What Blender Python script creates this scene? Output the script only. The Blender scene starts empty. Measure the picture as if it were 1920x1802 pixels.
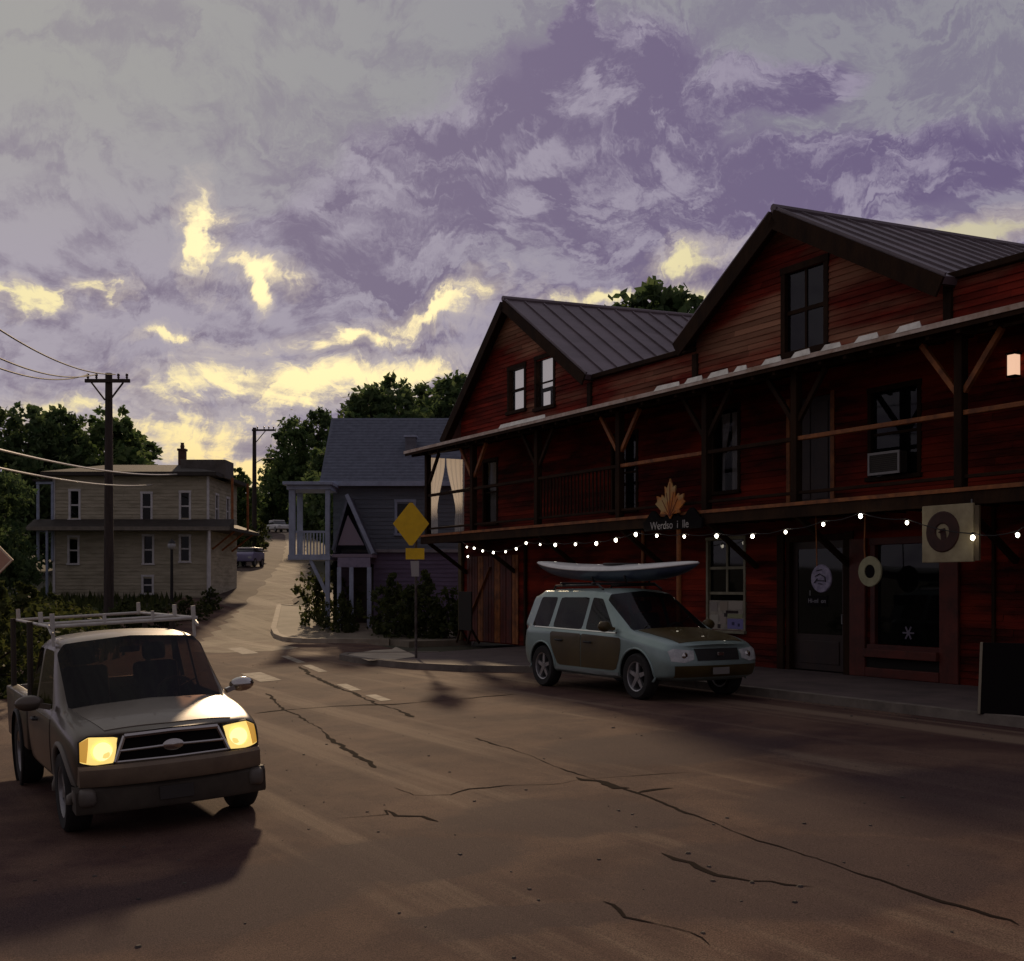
import bpy, bmesh, math, random
import numpy as np
from mathutils import Vector, Matrix
from mathutils.bvhtree import BVHTree
R = math.radians
random.seed(7)
C = bpy.context.scene.collection
# ------------------------------------------------------------------ camera geometry (photo pixels 1920 x 1802)
FOC, HY, CX, CAMH = 2200.0, 1098.0, 960.0, 1.85
NX, NY = .8704, .4924          # from the street towards the red building
UX, UY = -.4924, .8704         # along the street, uphill
FAC, TC = 16.9226, 33.1767     # distance of the red facade, position of its far corner along the street
def P(px, py, Y):              # point at depth Y seen at a photo pixel
    return Vector(((px - CX) * Y / FOC, Y, CAMH + (HY - py) * Y / FOC))
def ls(xl, s):                 # street coordinates -> world xy
    t = TC - xl
    return (s * NX + t * UX, s * NY + t * UY)
def sm(a, b, x):
    t = min(1, max(0, (x - a) / (b - a))); return t * t * (3 - 2 * t)
def gz(x, y):
    s = x * NX + y * NY
    z = -.05 * max(0.0, 10.5 - max(s, -4.0))
    z *= 1 - sm(30, 48, y)
    d = max(0.0, y - 38.0)
    h = .08 * (d * d / 8 if d < 4 else d - 2) if d > 0 else 0
    if y > 150: h = min(h, .08 * 110 + 1.6 * (1 - math.exp(-(y - 150) / 20)))
    return z + h
def G(px, py):                 # ground point seen at a photo pixel
    z = 0.0
    for _ in range(25):
        Y = min(240.0, (CAMH - z) * FOC / max(1.0, py - HY)) if py > HY else 240.0
        X = (px - CX) / FOC * Y
        z = .6 * gz(X, Y) + .4 * z
    return (X, Y)
# ------------------------------------------------------------------ materials
MATS = {}
def nodes(name):
    m = bpy.data.materials.new(name); m.use_nodes = True
    nt = m.node_tree; return m, nt, nt.nodes['Principled BSDF']
def mat(name, col, rough=.7, col2=None, scale=3.0, detail=6.0, bump=0.0, bscale=None, metal=0.0, stretch=(1, 1, 1),
        lo=.38, hi=.66, emit=None, estr=0.0, spec=.4, coat=0.0, col3=None, scale3=.35, island=0.0):
    if name in MATS: return MATS[name]
    m, nt, b = nodes(name); N, L = nt.nodes, nt.links
    b.inputs['Base Color'].default_value = (*col, 1); b.inputs['Roughness'].default_value = rough
    b.inputs['Metallic'].default_value = metal; b.inputs['Specular IOR Level'].default_value = spec
    b.inputs['Coat Weight'].default_value = coat
    if emit:
        b.inputs['Emission Color'].default_value = (*emit, 1); b.inputs['Emission Strength'].default_value = estr
    if col2 or bump:
        tc = N.new('ShaderNodeTexCoord'); mp = N.new('ShaderNodeMapping'); mp.inputs['Scale'].default_value = stretch
        L.new(tc.outputs['Object'], mp.inputs['Vector'])
    if col2:
        nz = N.new('ShaderNodeTexNoise'); nz.inputs['Scale'].default_value = scale; nz.inputs['Detail'].default_value = detail
        nz.inputs['Roughness'].default_value = .65
        L.new(mp.outputs[0], nz.inputs['Vector'])
        mr = N.new('ShaderNodeMapRange'); mr.inputs[1].default_value = lo; mr.inputs[2].default_value = hi
        L.new(nz.outputs['Fac'], mr.inputs[0])
        mx = N.new('ShaderNodeMix'); mx.data_type = 'RGBA'
        mx.inputs[6].default_value = (*col, 1); mx.inputs[7].default_value = (*col2, 1)
        L.new(mr.outputs[0], mx.inputs[0]); out = mx.outputs[2]
        if col3:
            n3 = N.new('ShaderNodeTexNoise'); n3.inputs['Scale'].default_value = scale3; n3.inputs['Detail'].default_value = 5
            L.new(mp.outputs[0], n3.inputs['Vector'])
            m3 = N.new('ShaderNodeMapRange'); m3.inputs[1].default_value = .48; m3.inputs[2].default_value = .62
            L.new(n3.outputs['Fac'], m3.inputs[0])
            x3 = N.new('ShaderNodeMix'); x3.data_type = 'RGBA'; x3.inputs[7].default_value = (*col3, 1)
            L.new(m3.outputs[0], x3.inputs[0]); L.new(out, x3.inputs[6]); out = x3.outputs[2]
        if island:                                  # every board a little different
            ge = N.new('ShaderNodeNewGeometry'); mi = N.new('ShaderNodeMapRange'); mi.inputs[3].default_value = 1 - island; mi.inputs[4].default_value = 1 + island
            L.new(ge.outputs['Random Per Island'], mi.inputs[0]); vm = N.new('ShaderNodeVectorMath'); vm.operation = 'SCALE'
            L.new(out, vm.inputs[0]); L.new(mi.outputs[0], vm.inputs['Scale']); out = vm.outputs[0]
        L.new(out, b.inputs['Base Color'])
    if bump:
        nb = N.new('ShaderNodeTexNoise'); nb.inputs['Scale'].default_value = bscale or scale * 4; nb.inputs['Detail'].default_value = 8
        L.new(mp.outputs[0], nb.inputs['Vector'])
        bp = N.new('ShaderNodeBump'); bp.inputs['Strength'].default_value = bump; bp.inputs['Distance'].default_value = .02
        L.new(nb.outputs['Fac'], bp.inputs['Height']); L.new(bp.outputs[0], b.inputs['Normal'])
    MATS[name] = m; return m
def glass(name, tint=(.6, .6, .6), trans=.75, rough=.03):
    if name in MATS: return MATS[name]
    m, nt, b = nodes(name); N, L = nt.nodes, nt.links
    tr = N.new('ShaderNodeBsdfTransparent'); tr.inputs[0].default_value = (*tint, 1)
    b.inputs['Base Color'].default_value = (.01, .01, .011, 1); b.inputs['Roughness'].default_value = rough
    b.inputs['Specular IOR Level'].default_value = .5
    mx = N.new('ShaderNodeMixShader'); mx.inputs[0].default_value = trans
    L.new(b.outputs[0], mx.inputs[1]); L.new(tr.outputs[0], mx.inputs[2])
    L.new(mx.outputs[0], N['Material Output'].inputs[0])
    MATS[name] = m; return m
# ------------------------------------------------------------------ mesh collecting
class MB:
    def __init__(s): s.v = []; s.f = []; s.m = []
    def add(s, vs, fs, mi=0, T=None):
        o = len(s.v)
        s.v += [tuple(T @ Vector(p)) if T else tuple(p) for p in vs]
        s.f += [tuple(i + o for i in f) for f in fs]; s.m += [mi] * len(fs); return s
    def box(s, x0, x1, y0, y1, z0, z1, mi=0, T=None, bev=0.0):
        if x0 > x1: x0, x1 = x1, x0
        if y0 > y1: y0, y1 = y1, y0
        if z0 > z1: z0, z1 = z1, z0
        b = min(bev, .45 * min(x1 - x0, y1 - y0, z1 - z0))
        if b <= 0:
            vs = [(x, y, z) for z in (z0, z1) for y in (y0, y1) for x in (x0, x1)]
            return s.add(vs, [(0, 2, 3, 1), (4, 5, 7, 6), (0, 1, 5, 4), (2, 6, 7, 3), (0, 4, 6, 2), (1, 3, 7, 5)], mi, T)
        bm = bmesh.new(); bmesh.ops.create_cube(bm, size=1)
        for v in bm.verts:
            v.co = Vector(((x0 + x1) / 2 + v.co.x * (x1 - x0), (y0 + y1) / 2 + v.co.y * (y1 - y0), (z0 + z1) / 2 + v.co.z * (z1 - z0)))
        bmesh.ops.bevel(bm, geom=bm.edges[:], offset=b, segments=2, affect='EDGES', profile=.5)
        return s.bm(bm, mi, T)
    def bm(s, bm, mi=0, T=None):
        bm.verts.index_update()
        s.add([v.co[:] for v in bm.verts], [[v.index for v in f.verts] for f in bm.faces], mi, T); bm.free(); return s
    def tube(s, pts, r, n=8, mi=0, cap=True, T=None):
        pts = [Vector(p) for p in pts]; rs = r if isinstance(r, (list, tuple)) else [r] * len(pts)
        vs, fs = [], []; prev = None
        for i, p in enumerate(pts):
            d = (pts[min(i + 1, len(pts) - 1)] - pts[max(i - 1, 0)]).normalized()
            if prev is None:
                a = Vector((0, 0, 1)) if abs(d.z) < .9 else Vector((1, 0, 0))
                x = d.cross(a).normalized()
            else:
                x = (prev - d * prev.dot(d)).normalized()
            prev = x; y = d.cross(x)
            for k in range(n):
                w = 2 * math.pi * k / n; vs.append(tuple(p + (x * math.cos(w) + y * math.sin(w)) * rs[i]))
        for i in range(len(pts) - 1):
            for k in range(n):
                k2 = (k + 1) % n; fs.append((i * n + k, i * n + k2, i * n + n + k2, i * n + n + k))
        if cap:
            fs.append(tuple(range(n - 1, -1, -1))); fs.append(tuple(range((len(pts) - 1) * n, len(pts) * n)))
        return s.add(vs, fs, mi, T)
    def bar(s, a, b, w, h, mi=0, T=None):           # rectangular timber from a to b
        a, b = Vector(a), Vector(b); d = (b - a).normalized()
        up = Vector((0, 0, 1)) if abs(d.z) < .97 else Vector((0, 1, 0))
        x = d.cross(up).normalized() * w / 2; y = x.cross(d).normalized() * h / 2
        vs = [tuple(p + x * i + y * j) for p in (a, b) for i, j in ((-1, -1), (1, -1), (1, 1), (-1, 1))]
        return s.add(vs, [(3, 2, 1, 0), (4, 5, 6, 7), (0, 1, 5, 4), (1, 2, 6, 5), (2, 3, 7, 6), (3, 0, 4, 7)], mi, T)
    def lathe(s, prof, n=24, mi=0, T=None):         # profile (r, z) round z
        vs, fs = [], []
        for r, z in prof:
            for k in range(n):
                w = 2 * math.pi * k / n; vs.append((r * math.cos(w), r * math.sin(w), z))
        for i in range(len(prof) - 1):
            for k in range(n):
                k2 = (k + 1) % n; fs.append((i * n + k, i * n + k2, i * n + n + k2, i * n + n + k))
        return s.add(vs, fs, mi, T)
    def prism(s, poly, y0, y1, mi=0, T=None):       # polygon in x,z drawn counter-clockwise, from y0 (front) to y1 (back)
        n = len(poly); vs = [(x, y0, z) for x, z in poly] + [(x, y1, z) for x, z in poly]
        fs = [tuple(range(n)), tuple(range(2 * n - 1, n - 1, -1))] + [(i + n, (i + 1) % n + n, (i + 1) % n, i) for i in range(n)]
        return s.add(vs, fs, mi, T)
    def build(s, name, mats, parent=None, smooth=False, loc=None):
        me = bpy.data.meshes.new(name); me.from_pydata(s.v, [], s.f)
        mats = mats if isinstance(mats, (list, tuple)) else [mats]
        for m in mats: me.materials.append(m)
        if len(mats) > 1: me.polygons.foreach_set('material_index', s.m)
        if smooth: me.polygons.foreach_set('use_smooth', [True] * len(me.polygons))
        me.update()
        o = bpy.data.objects.new(name, me); C.objects.link(o)
        if smooth == 'auto': 
            try: me.set_sharp_from_angle(angle=R(38))
            except Exception: pass
        if parent: o.parent = parent
        if loc: o.location = loc
        return o
def tag(o, label=None, cat=None, group=None, kind=None):
    for k, v in (('label', label), ('category', cat), ('group', group), ('kind', kind)):
        if v: o[k] = v
    return o
def thing(name, label, cat, loc=(0, 0, 0), rz=0.0, group=None, rx=0.0):
    o = bpy.data.objects.new(name, None); C.objects.link(o); o.empty_display_size = .2
    o.location = loc; o.rotation_euler = (rx, 0, rz); return tag(o, label, cat, group)
def copy_tree(o, parent=None):
    c = o.copy(); C.objects.link(c); c.parent = parent
    for ch in list(o.children): copy_tree(ch, c)
    return c
def Tm(loc=(0, 0, 0), rz=0, rx=0, ry=0, sc=1):
    return Matrix.Translation(loc) @ Matrix.Rotation(rz, 4, 'Z') @ Matrix.Rotation(ry, 4, 'Y') @ Matrix.Rotation(rx, 4, 'X') @ Matrix.Scale(sc, 4)
def poly_bm(poly, cell):                            # triangulated polygon (xy) cut in a grid
    bm = bmesh.new(); f = bm.faces.new([bm.verts.new((x, y, 0)) for x, y in poly])
    f.normal_update()
    if f.normal.z < 0: f.normal_flip()
    bmesh.ops.triangulate(bm, faces=bm.faces[:])
    if cell:
        for ax in (0, 1):
            lo = min(p[ax] for p in poly); hi = max(p[ax] for p in poly); k = math.floor(lo / cell) + 1
            while k * cell < hi:
                co = [0, 0, 0]; no = [0, 0, 0]; co[ax] = k * cell; no[ax] = 1
                bmesh.ops.bisect_plane(bm, geom=bm.verts[:] + bm.edges[:] + bm.faces[:], plane_co=co, plane_no=no, dist=1e-5); k += 1
    return bm
def skirt(bm, vec):
    be = [e for e in bm.edges if e.is_boundary]
    r = bmesh.ops.extrude_edge_only(bm, edges=be)
    bmesh.ops.translate(bm, verts=[g for g in r['geom'] if isinstance(g, bmesh.types.BMVert)], vec=vec)
def sheet(name, poly, dz, m, cell=1.0, kind='structure', drop=0.0, label=None):
    bm = poly_bm(poly, cell)
    for v in bm.verts: v.co.z = gz(v.co.x, v.co.y) + dz
    if drop: skirt(bm, (0, 0, -drop))
    bmesh.ops.recalc_face_normals(bm, faces=bm.faces[:]) if drop else None
    o = MB().bm(bm).build(name, m); tag(o, kind=kind); return o
def ribbon(name, pts, w, dz, m, step=.25, jit=0.0, h=0.0):   # strip on the ground along a path
    P2 = [Vector(p) for p in pts]; Q = []
    if jit: step = .11
    for a, b in zip(P2, P2[1:]):
        n = max(1, int((b - a).length / step))
        Q += [a + (b - a) * i / n for i in range(n)]
    Q.append(P2[-1])
    if jit:
        off = 0.0; wob = []
        for i in range(len(Q)): off = off * .82 + random.gauss(0, jit * 1.3); wob.append(off)
        Q = [q + Vector((wob[i], wob[-i - 1] * .8)) if 0 < i < len(Q) - 1 else q for i, q in enumerate(Q)]
        ww_ = 1.0; wid = []
        for i in range(len(Q)): ww_ = min(1.7, max(.25, ww_ + random.gauss(0, .28))); wid.append(ww_)
    mb = MB(); vs = []; n = len(Q)
    for i, q in enumerate(Q):
        d = (Q[min(i + 1, n - 1)] - Q[max(i - 1, 0)]).normalized(); nn = Vector((-d.y, d.x))
        ww = w * (wid[i] if jit else 1) / 2
        if jit and i in (0, n - 1): ww *= .15
        for sgn in (1, -1):
            p = q + nn * ww * sgn; vs.append((p.x, p.y, gz(p.x, p.y) + dz))
    fs = [(2 * i, 2 * i + 1, 2 * i + 3, 2 * i + 2) for i in range(n - 1)]
    if h:
        k = len(vs); vs += [(x, y, z - h) for x, y, z in vs]
        for i in range(n - 1):
            fs += [(2 * i, 2 * i + 2, k + 2 * i + 2, k + 2 * i), (2 * i + 3, 2 * i + 1, k + 2 * i + 1, k + 2 * i + 3)]
        fs += [(1, 0, k, k + 1), (2 * n - 2, 2 * n - 1, k + 2 * n - 1, k + 2 * n - 2)]
    mb.add(vs, fs); o = mb.build(name, m); tag(o, kind='structure'); return o
# ------------------------------------------------------------------ camera
cd = bpy.data.cameras.new('camera'); cam = bpy.data.objects.new('camera', cd); C.objects.link(cam)
bpy.context.scene.camera = cam
cam.location = (0, 0, CAMH); cam.rotation_euler = (R(90), 0, 0)
cd.sensor_fit = 'HORIZONTAL'; cd.sensor_width = 36; cd.lens = 36 * FOC / 1920; cd.shift_y = (HY - 901) / 1920
cd.clip_end = 3000; cd.clip_start = .05
# ------------------------------------------------------------------ sky and sun
SUN_EL, SUN_AZ = R(22), R(-9)            # azimuth measured from +Y towards +X
def make_world():
    w = bpy.data.worlds.new('World'); bpy.context.scene.world = w; w.use_nodes = True
    nt = w.node_tree; N, L = nt.nodes, nt.links; N.clear()
    def math_(op, a, b=None, c=None, clamp=False):
        n = N.new('ShaderNodeMath'); n.operation = op; n.use_clamp = clamp
        for i, v in enumerate((a, b, c)):
            if v is None: continue
            if isinstance(v, (int, float)): n.inputs[i].default_value = v
            else: L.new(v, n.inputs[i])
        return n.outputs[0]
    def comb(x, y, z=0.0):
        n = N.new('ShaderNodeCombineXYZ')
        for i, v in enumerate((x, y, z)):
            if isinstance(v, (int, float)): n.inputs[i].default_value = v
            else: L.new(v, n.inputs[i])
        return n.outputs[0]
    def noise(vec, sc, det=6, rough=.6, dist=0.0, col=False):
        n = N.new('ShaderNodeTexNoise'); n.inputs['Scale'].default_value = sc; n.inputs['Detail'].default_value = det
        n.inputs['Roughness'].default_value = rough; n.inputs['Distortion'].default_value = dist
        L.new(vec, n.inputs['Vector']); return n.outputs['Color' if col else 'Fac']
    def ramp(v, a, b, x=0.0, y=1.0):
        n = N.new('ShaderNodeMapRange'); n.interpolation_type = 'SMOOTHSTEP'
        L.new(v, n.inputs[0])
        for i, k in enumerate((a, b, x, y)): n.inputs[i + 1].default_value = k
        return n.outputs[0]
    def mix(f, a, b):
        n = N.new('ShaderNodeMix'); n.data_type = 'RGBA'
        if isinstance(f, (int, float)): n.inputs[0].default_value = f
        else: L.new(f, n.inputs[0])
        for i, v in ((6, a), (7, b)):
            if isinstance(v, tuple): n.inputs[i].default_value = (*v, 1)
            else: L.new(v, n.inputs[i])
        return n.outputs[2]
    def vadd(a, b, op='ADD'):
        n = N.new('ShaderNodeVectorMath'); n.operation = op; L.new(a, n.inputs[0])
        if isinstance(b, tuple): n.inputs[1].default_value = b
        else: L.new(b, n.inputs[1])
        return n.outputs[0]
    tc = N.new('ShaderNodeTexCoord'); sep = N.new('ShaderNodeSeparateXYZ'); L.new(tc.outputs['Generated'], sep.inputs[0])
    X, Y, Z = sep.outputs
    az = math_('ARCTAN2', X, Y); el = math_('ARCSINE', Z)
    ae = comb(az, el)
    # cloud sheet high above the street: flattened towards the horizon
    zz = math_('ADD', math_('MAXIMUM', Z, 0.0), .16)
    cloud = comb(math_('DIVIDE', X, zz), math_('MULTIPLY', math_('DIVIDE', Y, zz), 1.0), 0.0)
    warp = noise(ae, 9, 6, .62, 0.4, True)
    wv = vadd(vadd(warp, (-.5, -.5, -.5)), (.13, .075, 0), 'MULTIPLY')
    aew = vadd(ae, wv)
    def blobs(lst, src):
        acc = None
        for px, py, rx, ry, tilt in lst:
            a0 = math.atan2(px - CX, FOC); e0 = math.atan2((HY - py) * math.cos(a0), FOC); k = math.cos(a0) / FOC
            m = N.new('ShaderNodeMapping'); m.vector_type = 'TEXTURE'
            m.inputs['Location'].default_value = (a0, e0, 0); m.inputs['Rotation'].default_value = (0, 0, R(tilt))
            m.inputs['Scale'].default_value = (rx * k, ry * k, 1); L.new(src, m.inputs['Vector'])
            ln = N.new('ShaderNodeVectorMath'); ln.operation = 'LENGTH'; L.new(m.outputs[0], ln.inputs[0])
            d = math_('SUBTRACT', 1.0, ln.outputs['Value'])
            acc = d if acc is None else math_('MAXIMUM', acc, d)
        return acc
    gaps = blobs([(372, 425, 34, 85, 8), (366, 385, 40, 30, 0), (478, 500, 80, 26, -8), (470, 530, 22, 44, 0), (600, 715, 350, 44, 5), (800, 590, 140, 32, 18), (340, 822, 240, 48, -2),
                  (450, 880, 130, 50, 0), (110, 752, 120, 24, 6), (25, 552, 100, 24, -4), (185, 525, 60, 22, 4), (1295, 482, 75, 32, 18),
                  (1290, 545, 90, 26, 5), (1850, 452, 170, 34, 5), (1130, 556, 120, 13, 3), (640, 640, 200, 22, 8), (340, 632, 55, 18, 0)], aew)
    dark = blobs([(1190, 270, 190, 190, -25), (1075, 95, 40, 110, 0), (1000, 210, 150, 60, 35), (1260, 390, 420, 100, -8), (1560, 330, 360, 70, 0), (880, 330, 360, 130, 22),
                  (1440, 150, 120, 50, 0), (580, 430, 160, 50, 10)], aew)
    n_big = noise(cloud, 1.5, 8, .58, .8)
    n_mid = noise(vadd(cloud, (7.3, 2.1, 0)), 4.2, 9, .62, 1.1)
    n_fine = noise(vadd(aew, (3, 5, 0)), 30, 8, .62, .9)
    def vor(vec, sc):
        n = N.new('ShaderNodeTexVoronoi'); n.feature = 'SMOOTH_F1'; n.inputs['Scale'].default_value = sc; n.inputs['Smoothness'].default_value = .35
        L.new(vec, n.inputs['Vector']); return n.outputs['Distance']
    sv = vadd(vadd(aew, vadd(vadd(noise(ae, 34, 4, .6, 0, True), (-.5, -.5, -.5)), (.05, .03, 0), 'MULTIPLY')), (1, 1.9, 1), 'MULTIPLY')
    cells = math_('MULTIPLY', vor(sv, 15), 1.15)      # rounded heaps
    heap = math_('SUBTRACT', .85, cells)
    puff = math_('ADD', math_('MULTIPLY', n_big, .26), math_('ADD', math_('MULTIPLY', n_mid, .30), math_('ADD', math_('MULTIPLY', n_fine, .31), math_('MULTIPLY', heap, .29))))
    rel_v = vadd(vadd(aew, wv), (1, 1.9, 1), 'MULTIPLY')
    r1 = noise(rel_v, 19, 7, .62, .9); r2 = noise(vadd(rel_v, (-.006, -.015, 0)), 19, 7, .62, .9)
    relief = math_('SUBTRACT', r2, r1)             # lit from the low sun side
    side = ramp(az, -.5, .5)                       # clouds thicken to the right
    dk = math_('ADD', math_('MULTIPLY', math_('MAXIMUM', dark, -.6), .34), math_('MULTIPLY', math_('SUBTRACT', .555, puff), 4.2))
    dk = math_('ADD', dk, math_('MULTIPLY', math_('SUBTRACT', side, .5), .16))
    dk = math_('ADD', dk, math_('MULTIPLY', relief, math_('MULTIPLY_ADD', side, 2.0, 1.25)))
    shade = ramp(dk, -.40, .62)
    light = mix(side, (.405, .365, .42), (.305, .268, .365))
    smooth_top = mix(ramp(az, -.45, .25), (.365, .360, .335), (.270, .270, .300))
    topm = math_('MULTIPLY', ramp(el, .22, .40), ramp(dark, .15, -.3))
    light = mix(math_('MULTIPLY', topm, .85), light, smooth_top)
    darkc = mix(side, (.235, .195, .262), (.150, .117, .220))
    base = mix(math_('MULTIPLY', shade, math_('SUBTRACT', 1.0, math_('MULTIPLY', topm, .55))), light, darkc)
    # dim sky towards the back and the zenith behind the viewer
    back = ramp(Y, .55, -.35)
    base = mix(back, base, mix(shade, (.21, .19, .215), (.13, .115, .15)))
    sky = N.new('ShaderNodeTexSky'); sky.sky_type = 'NISHITA'; sky.sun_disc = False
    sky.sun_elevation = SUN_EL; sky.sun_rotation = SUN_AZ; sky.air_density = 1.6; sky.dust_density = 4.0; sky.altitude = 150
    g2 = math_('ADD', gaps, math_('MULTIPLY', math_('SUBTRACT', n_fine, .5), 2.3))
    g2 = math_('ADD', g2, math_('MULTIPLY', math_('SUBTRACT', n_mid, .5), 1.5))
    gm = math_('MULTIPLY', ramp(g2, .08, .80), ramp(az, .5, .0, .55, 1.0))
    halo = ramp(g2, -.7, .35)
    warm = mix(ramp(el, .05, .16), (.80, .60, .25), (.76, .70, .38))
    bk = 10.0                                       # the Background runs at strength 0.1
    def scale(c, k):
        n = N.new('ShaderNodeVectorMath'); n.operation = 'SCALE'; L.new(c, n.inputs[0]); n.inputs['Scale'].default_value = k; return n.outputs[0]
    clear = mix(.78, scale(sky.outputs[0], .045), warm)
    base = mix(math_('MULTIPLY', halo, .45), base, (.62, .54, .47))
    allc = mix(gm, base, clear)
    allc = mix(ramp(Z, 0.0, -.05), allc, (.05, .045, .04))
    bg = N.new('ShaderNodeBackground'); bg.inputs['Strength'].default_value = .1
    L.new(scale(allc, bk), bg.inputs['Color'])
    w.cycles.sampling_method = 'MANUAL'; w.cycles.sample_map_resolution = 512
    out = N.new('ShaderNodeOutputWorld'); L.new(bg.outputs[0], out.inputs[0])
make_world()
sd = bpy.data.lights.new('sun', 'SUN'); so = bpy.data.objects.new('sun', sd); C.objects.link(so)
sd.energy = 2.3; sd.angle = R(2.5); sd.color = (1, .73, .46)
sdir = Vector((math.sin(SUN_AZ) * math.cos(SUN_EL), math.cos(SUN_AZ) * math.cos(SUN_EL), math.sin(SUN_EL)))
so.rotation_euler = sdir.to_track_quat('Z', 'Y').to_euler()
sc = bpy.context.scene
sc.view_settings.view_transform = 'Standard'; sc.view_settings.look = 'None'; sc.view_settings.exposure = 0; sc.view_settings.gamma = 1
sc.cycles.max_bounces = 8; sc.cycles.transparent_max_bounces = 16
try: sc.cycles.use_denoising = True
except Exception: pass
# ------------------------------------------------------------------ materials of the place
def asphalt_mat(name, a, b, tracks, stains, rough=.85):
    m, nt, bs = nodes(name); N, L = nt.nodes, nt.links
    def noise(vec, sc, det, dist=0.0):
        n = N.new('ShaderNodeTexNoise'); n.inputs['Scale'].default_value = sc; n.inputs['Detail'].default_value = det; n.inputs['Roughness'].default_value = .62; n.inputs['Distortion'].default_value = dist
        L.new(vec, n.inputs['Vector']); return n
    def ramp(v, lo, hi, x=0.0, y=1.0):
        n = N.new('ShaderNodeMapRange'); n.interpolation_type = 'SMOOTHSTEP'; L.new(v, n.inputs[0])
        for i, k in enumerate((lo, hi, x, y)): n.inputs[i + 1].default_value = k
        return n.outputs[0]
    def mix(f, c1, c2):
        n = N.new('ShaderNodeMix'); n.data_type = 'RGBA'; L.new(f, n.inputs[0])
        for i, v in ((6, c1), (7, c2)):
            if isinstance(v, tuple): n.inputs[i].default_value = (*v, 1)
            else: L.new(v, n.inputs[i])
        return n.outputs[2]
    tc = N.new('ShaderNodeTexCoord'); O = tc.outputs['Object']
    st = N.new('ShaderNodeMapping'); st.vector_type = 'POINT'; st.inputs['Rotation'].default_value = (0, 0, -math.atan2(UY, UX)); L.new(O, st.inputs['Vector'])   # along the street
    sq = N.new('ShaderNodeMapping'); sq.inputs['Scale'].default_value = (.045, 1.1, 1); L.new(st.outputs[0], sq.inputs['Vector'])
    col = mix(ramp(noise(O, .9, 9).outputs['Fac'], .36, .66), a, b)
    big = noise(O, .22, 6, .6).outputs['Fac']
    col = mix(ramp(big, .47, .62, 0, .55), col, tuple(v * k for v, k in zip(b, (.78, .68, .72))))
    col = mix(ramp(noise(sq.outputs[0], 1.0, 5, .15).outputs['Fac'], .48, .66, 0, .85), col, tracks)
    warp = N.new('ShaderNodeVectorMath'); warp.operation = 'MULTIPLY_ADD'; wn = noise(O, 1.6, 7)
    L.new(wn.outputs['Color'], warp.inputs[0]); warp.inputs[1].default_value = (.9, .9, 0); L.new(O, warp.inputs[2])
    acc = None
    for x, y, rx, ry, rot in stains:
        mp = N.new('ShaderNodeMapping'); mp.vector_type = 'TEXTURE'; mp.inputs['Location'].default_value = (x + .45, y + .45, 0); mp.inputs['Rotation'].default_value = (0, 0, rot); mp.inputs['Scale'].default_value = (rx, ry, 1e4)
        L.new(warp.outputs[0], mp.inputs['Vector']); ln = N.new('ShaderNodeVectorMath'); ln.operation = 'LENGTH'; L.new(mp.outputs[0], ln.inputs[0])
        r = ramp(ln.outputs['Value'], 1.15, .82)
        if acc is None: acc = r
        else:
            mx = N.new('ShaderNodeMath'); mx.operation = 'MAXIMUM'; L.new(acc, mx.inputs[0]); L.new(r, mx.inputs[1]); acc = mx.outputs[0]
    if acc is not None:
        k = N.new('ShaderNodeMath'); k.operation = 'MULTIPLY'; L.new(acc, k.inputs[0]); k.inputs[1].default_value = .8
        col = mix(k.outputs[0], col, (.066, .042, .042))
    sp = noise(O, 95, 4).outputs['Fac']
    sm_ = N.new('ShaderNodeMix'); sm_.data_type = 'RGBA'; sm_.blend_type = 'MULTIPLY'; sm_.inputs[0].default_value = 1
    L.new(col, sm_.inputs[6]); g = N.new('ShaderNodeCombineColor'); r = ramp(sp, .32, .68, .55, 1.45)
    for i in range(3): L.new(r, g.inputs[i])
    L.new(g.outputs[0], sm_.inputs[7]); L.new(sm_.outputs[2], bs.inputs['Base Color'])
    bs.inputs['Roughness'].default_value = rough; bs.inputs['Specular IOR Level'].default_value = .06
    bp = N.new('ShaderNodeBump'); bp.inputs['Strength'].default_value = .55; bp.inputs['Distance'].default_value = .008
    L.new(noise(O, 110, 6).outputs['Fac'], bp.inputs['Height']); L.new(bp.outputs[0], bs.inputs['Normal'])
    MATS[name] = m; return m
def _st(px, py, rx, ry, rot): x, y = G(px, py); return (x, y, rx, ry, rot)
asphalt = asphalt_mat('asphalt', (.138, .084, .062), (.074, .042, .038), (.225, .162, .116),
    [_st(770, 1610, 1.0, .75, .2), _st(1060, 1530, 1.2, .75, -.3), _st(1500, 1640, 1.6, 1.1, .3), _st(1250, 1400, 1.5, 1.2, 0), _st(300, 1700, 1.5, .9, .4), _st(1750, 1500, 1.8, 1.4, .2), _st(1000, 1720, .8, .35, .1)])
sunlit_hill_asphalt = asphalt_mat('sunlit_hill_asphalt', (.34, .285, .205), (.21, .17, .125), (.44, .37, .27), [])  # paler copy of the asphalt: sunlight painted on the hill lane
ground_m = mat('ground_soil', (.060, .058, .030), .95, (.040, .034, .018), 1.2, 8, .5, 14)
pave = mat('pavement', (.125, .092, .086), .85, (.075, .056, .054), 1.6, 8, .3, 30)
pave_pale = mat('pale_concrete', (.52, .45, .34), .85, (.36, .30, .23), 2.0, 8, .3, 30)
kerb_m = mat('kerb_stone', (.22, .185, .15), .85, (.13, .11, .09), 2.5, 8, .3, 20)
paint_line = mat('worn_line_paint', (.34, .29, .22), .85, (.17, .135, .105), 5, 8, lo=.40, hi=.58)
crack_m = mat('crack_tar', (.016, .010, .009), 1.0, spec=.03)
stain_m = mat('asphalt_patch', (.100, .068, .060), .92, (.080, .054, .048), 2.5, 8, .4, 40, spec=.1)
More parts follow.
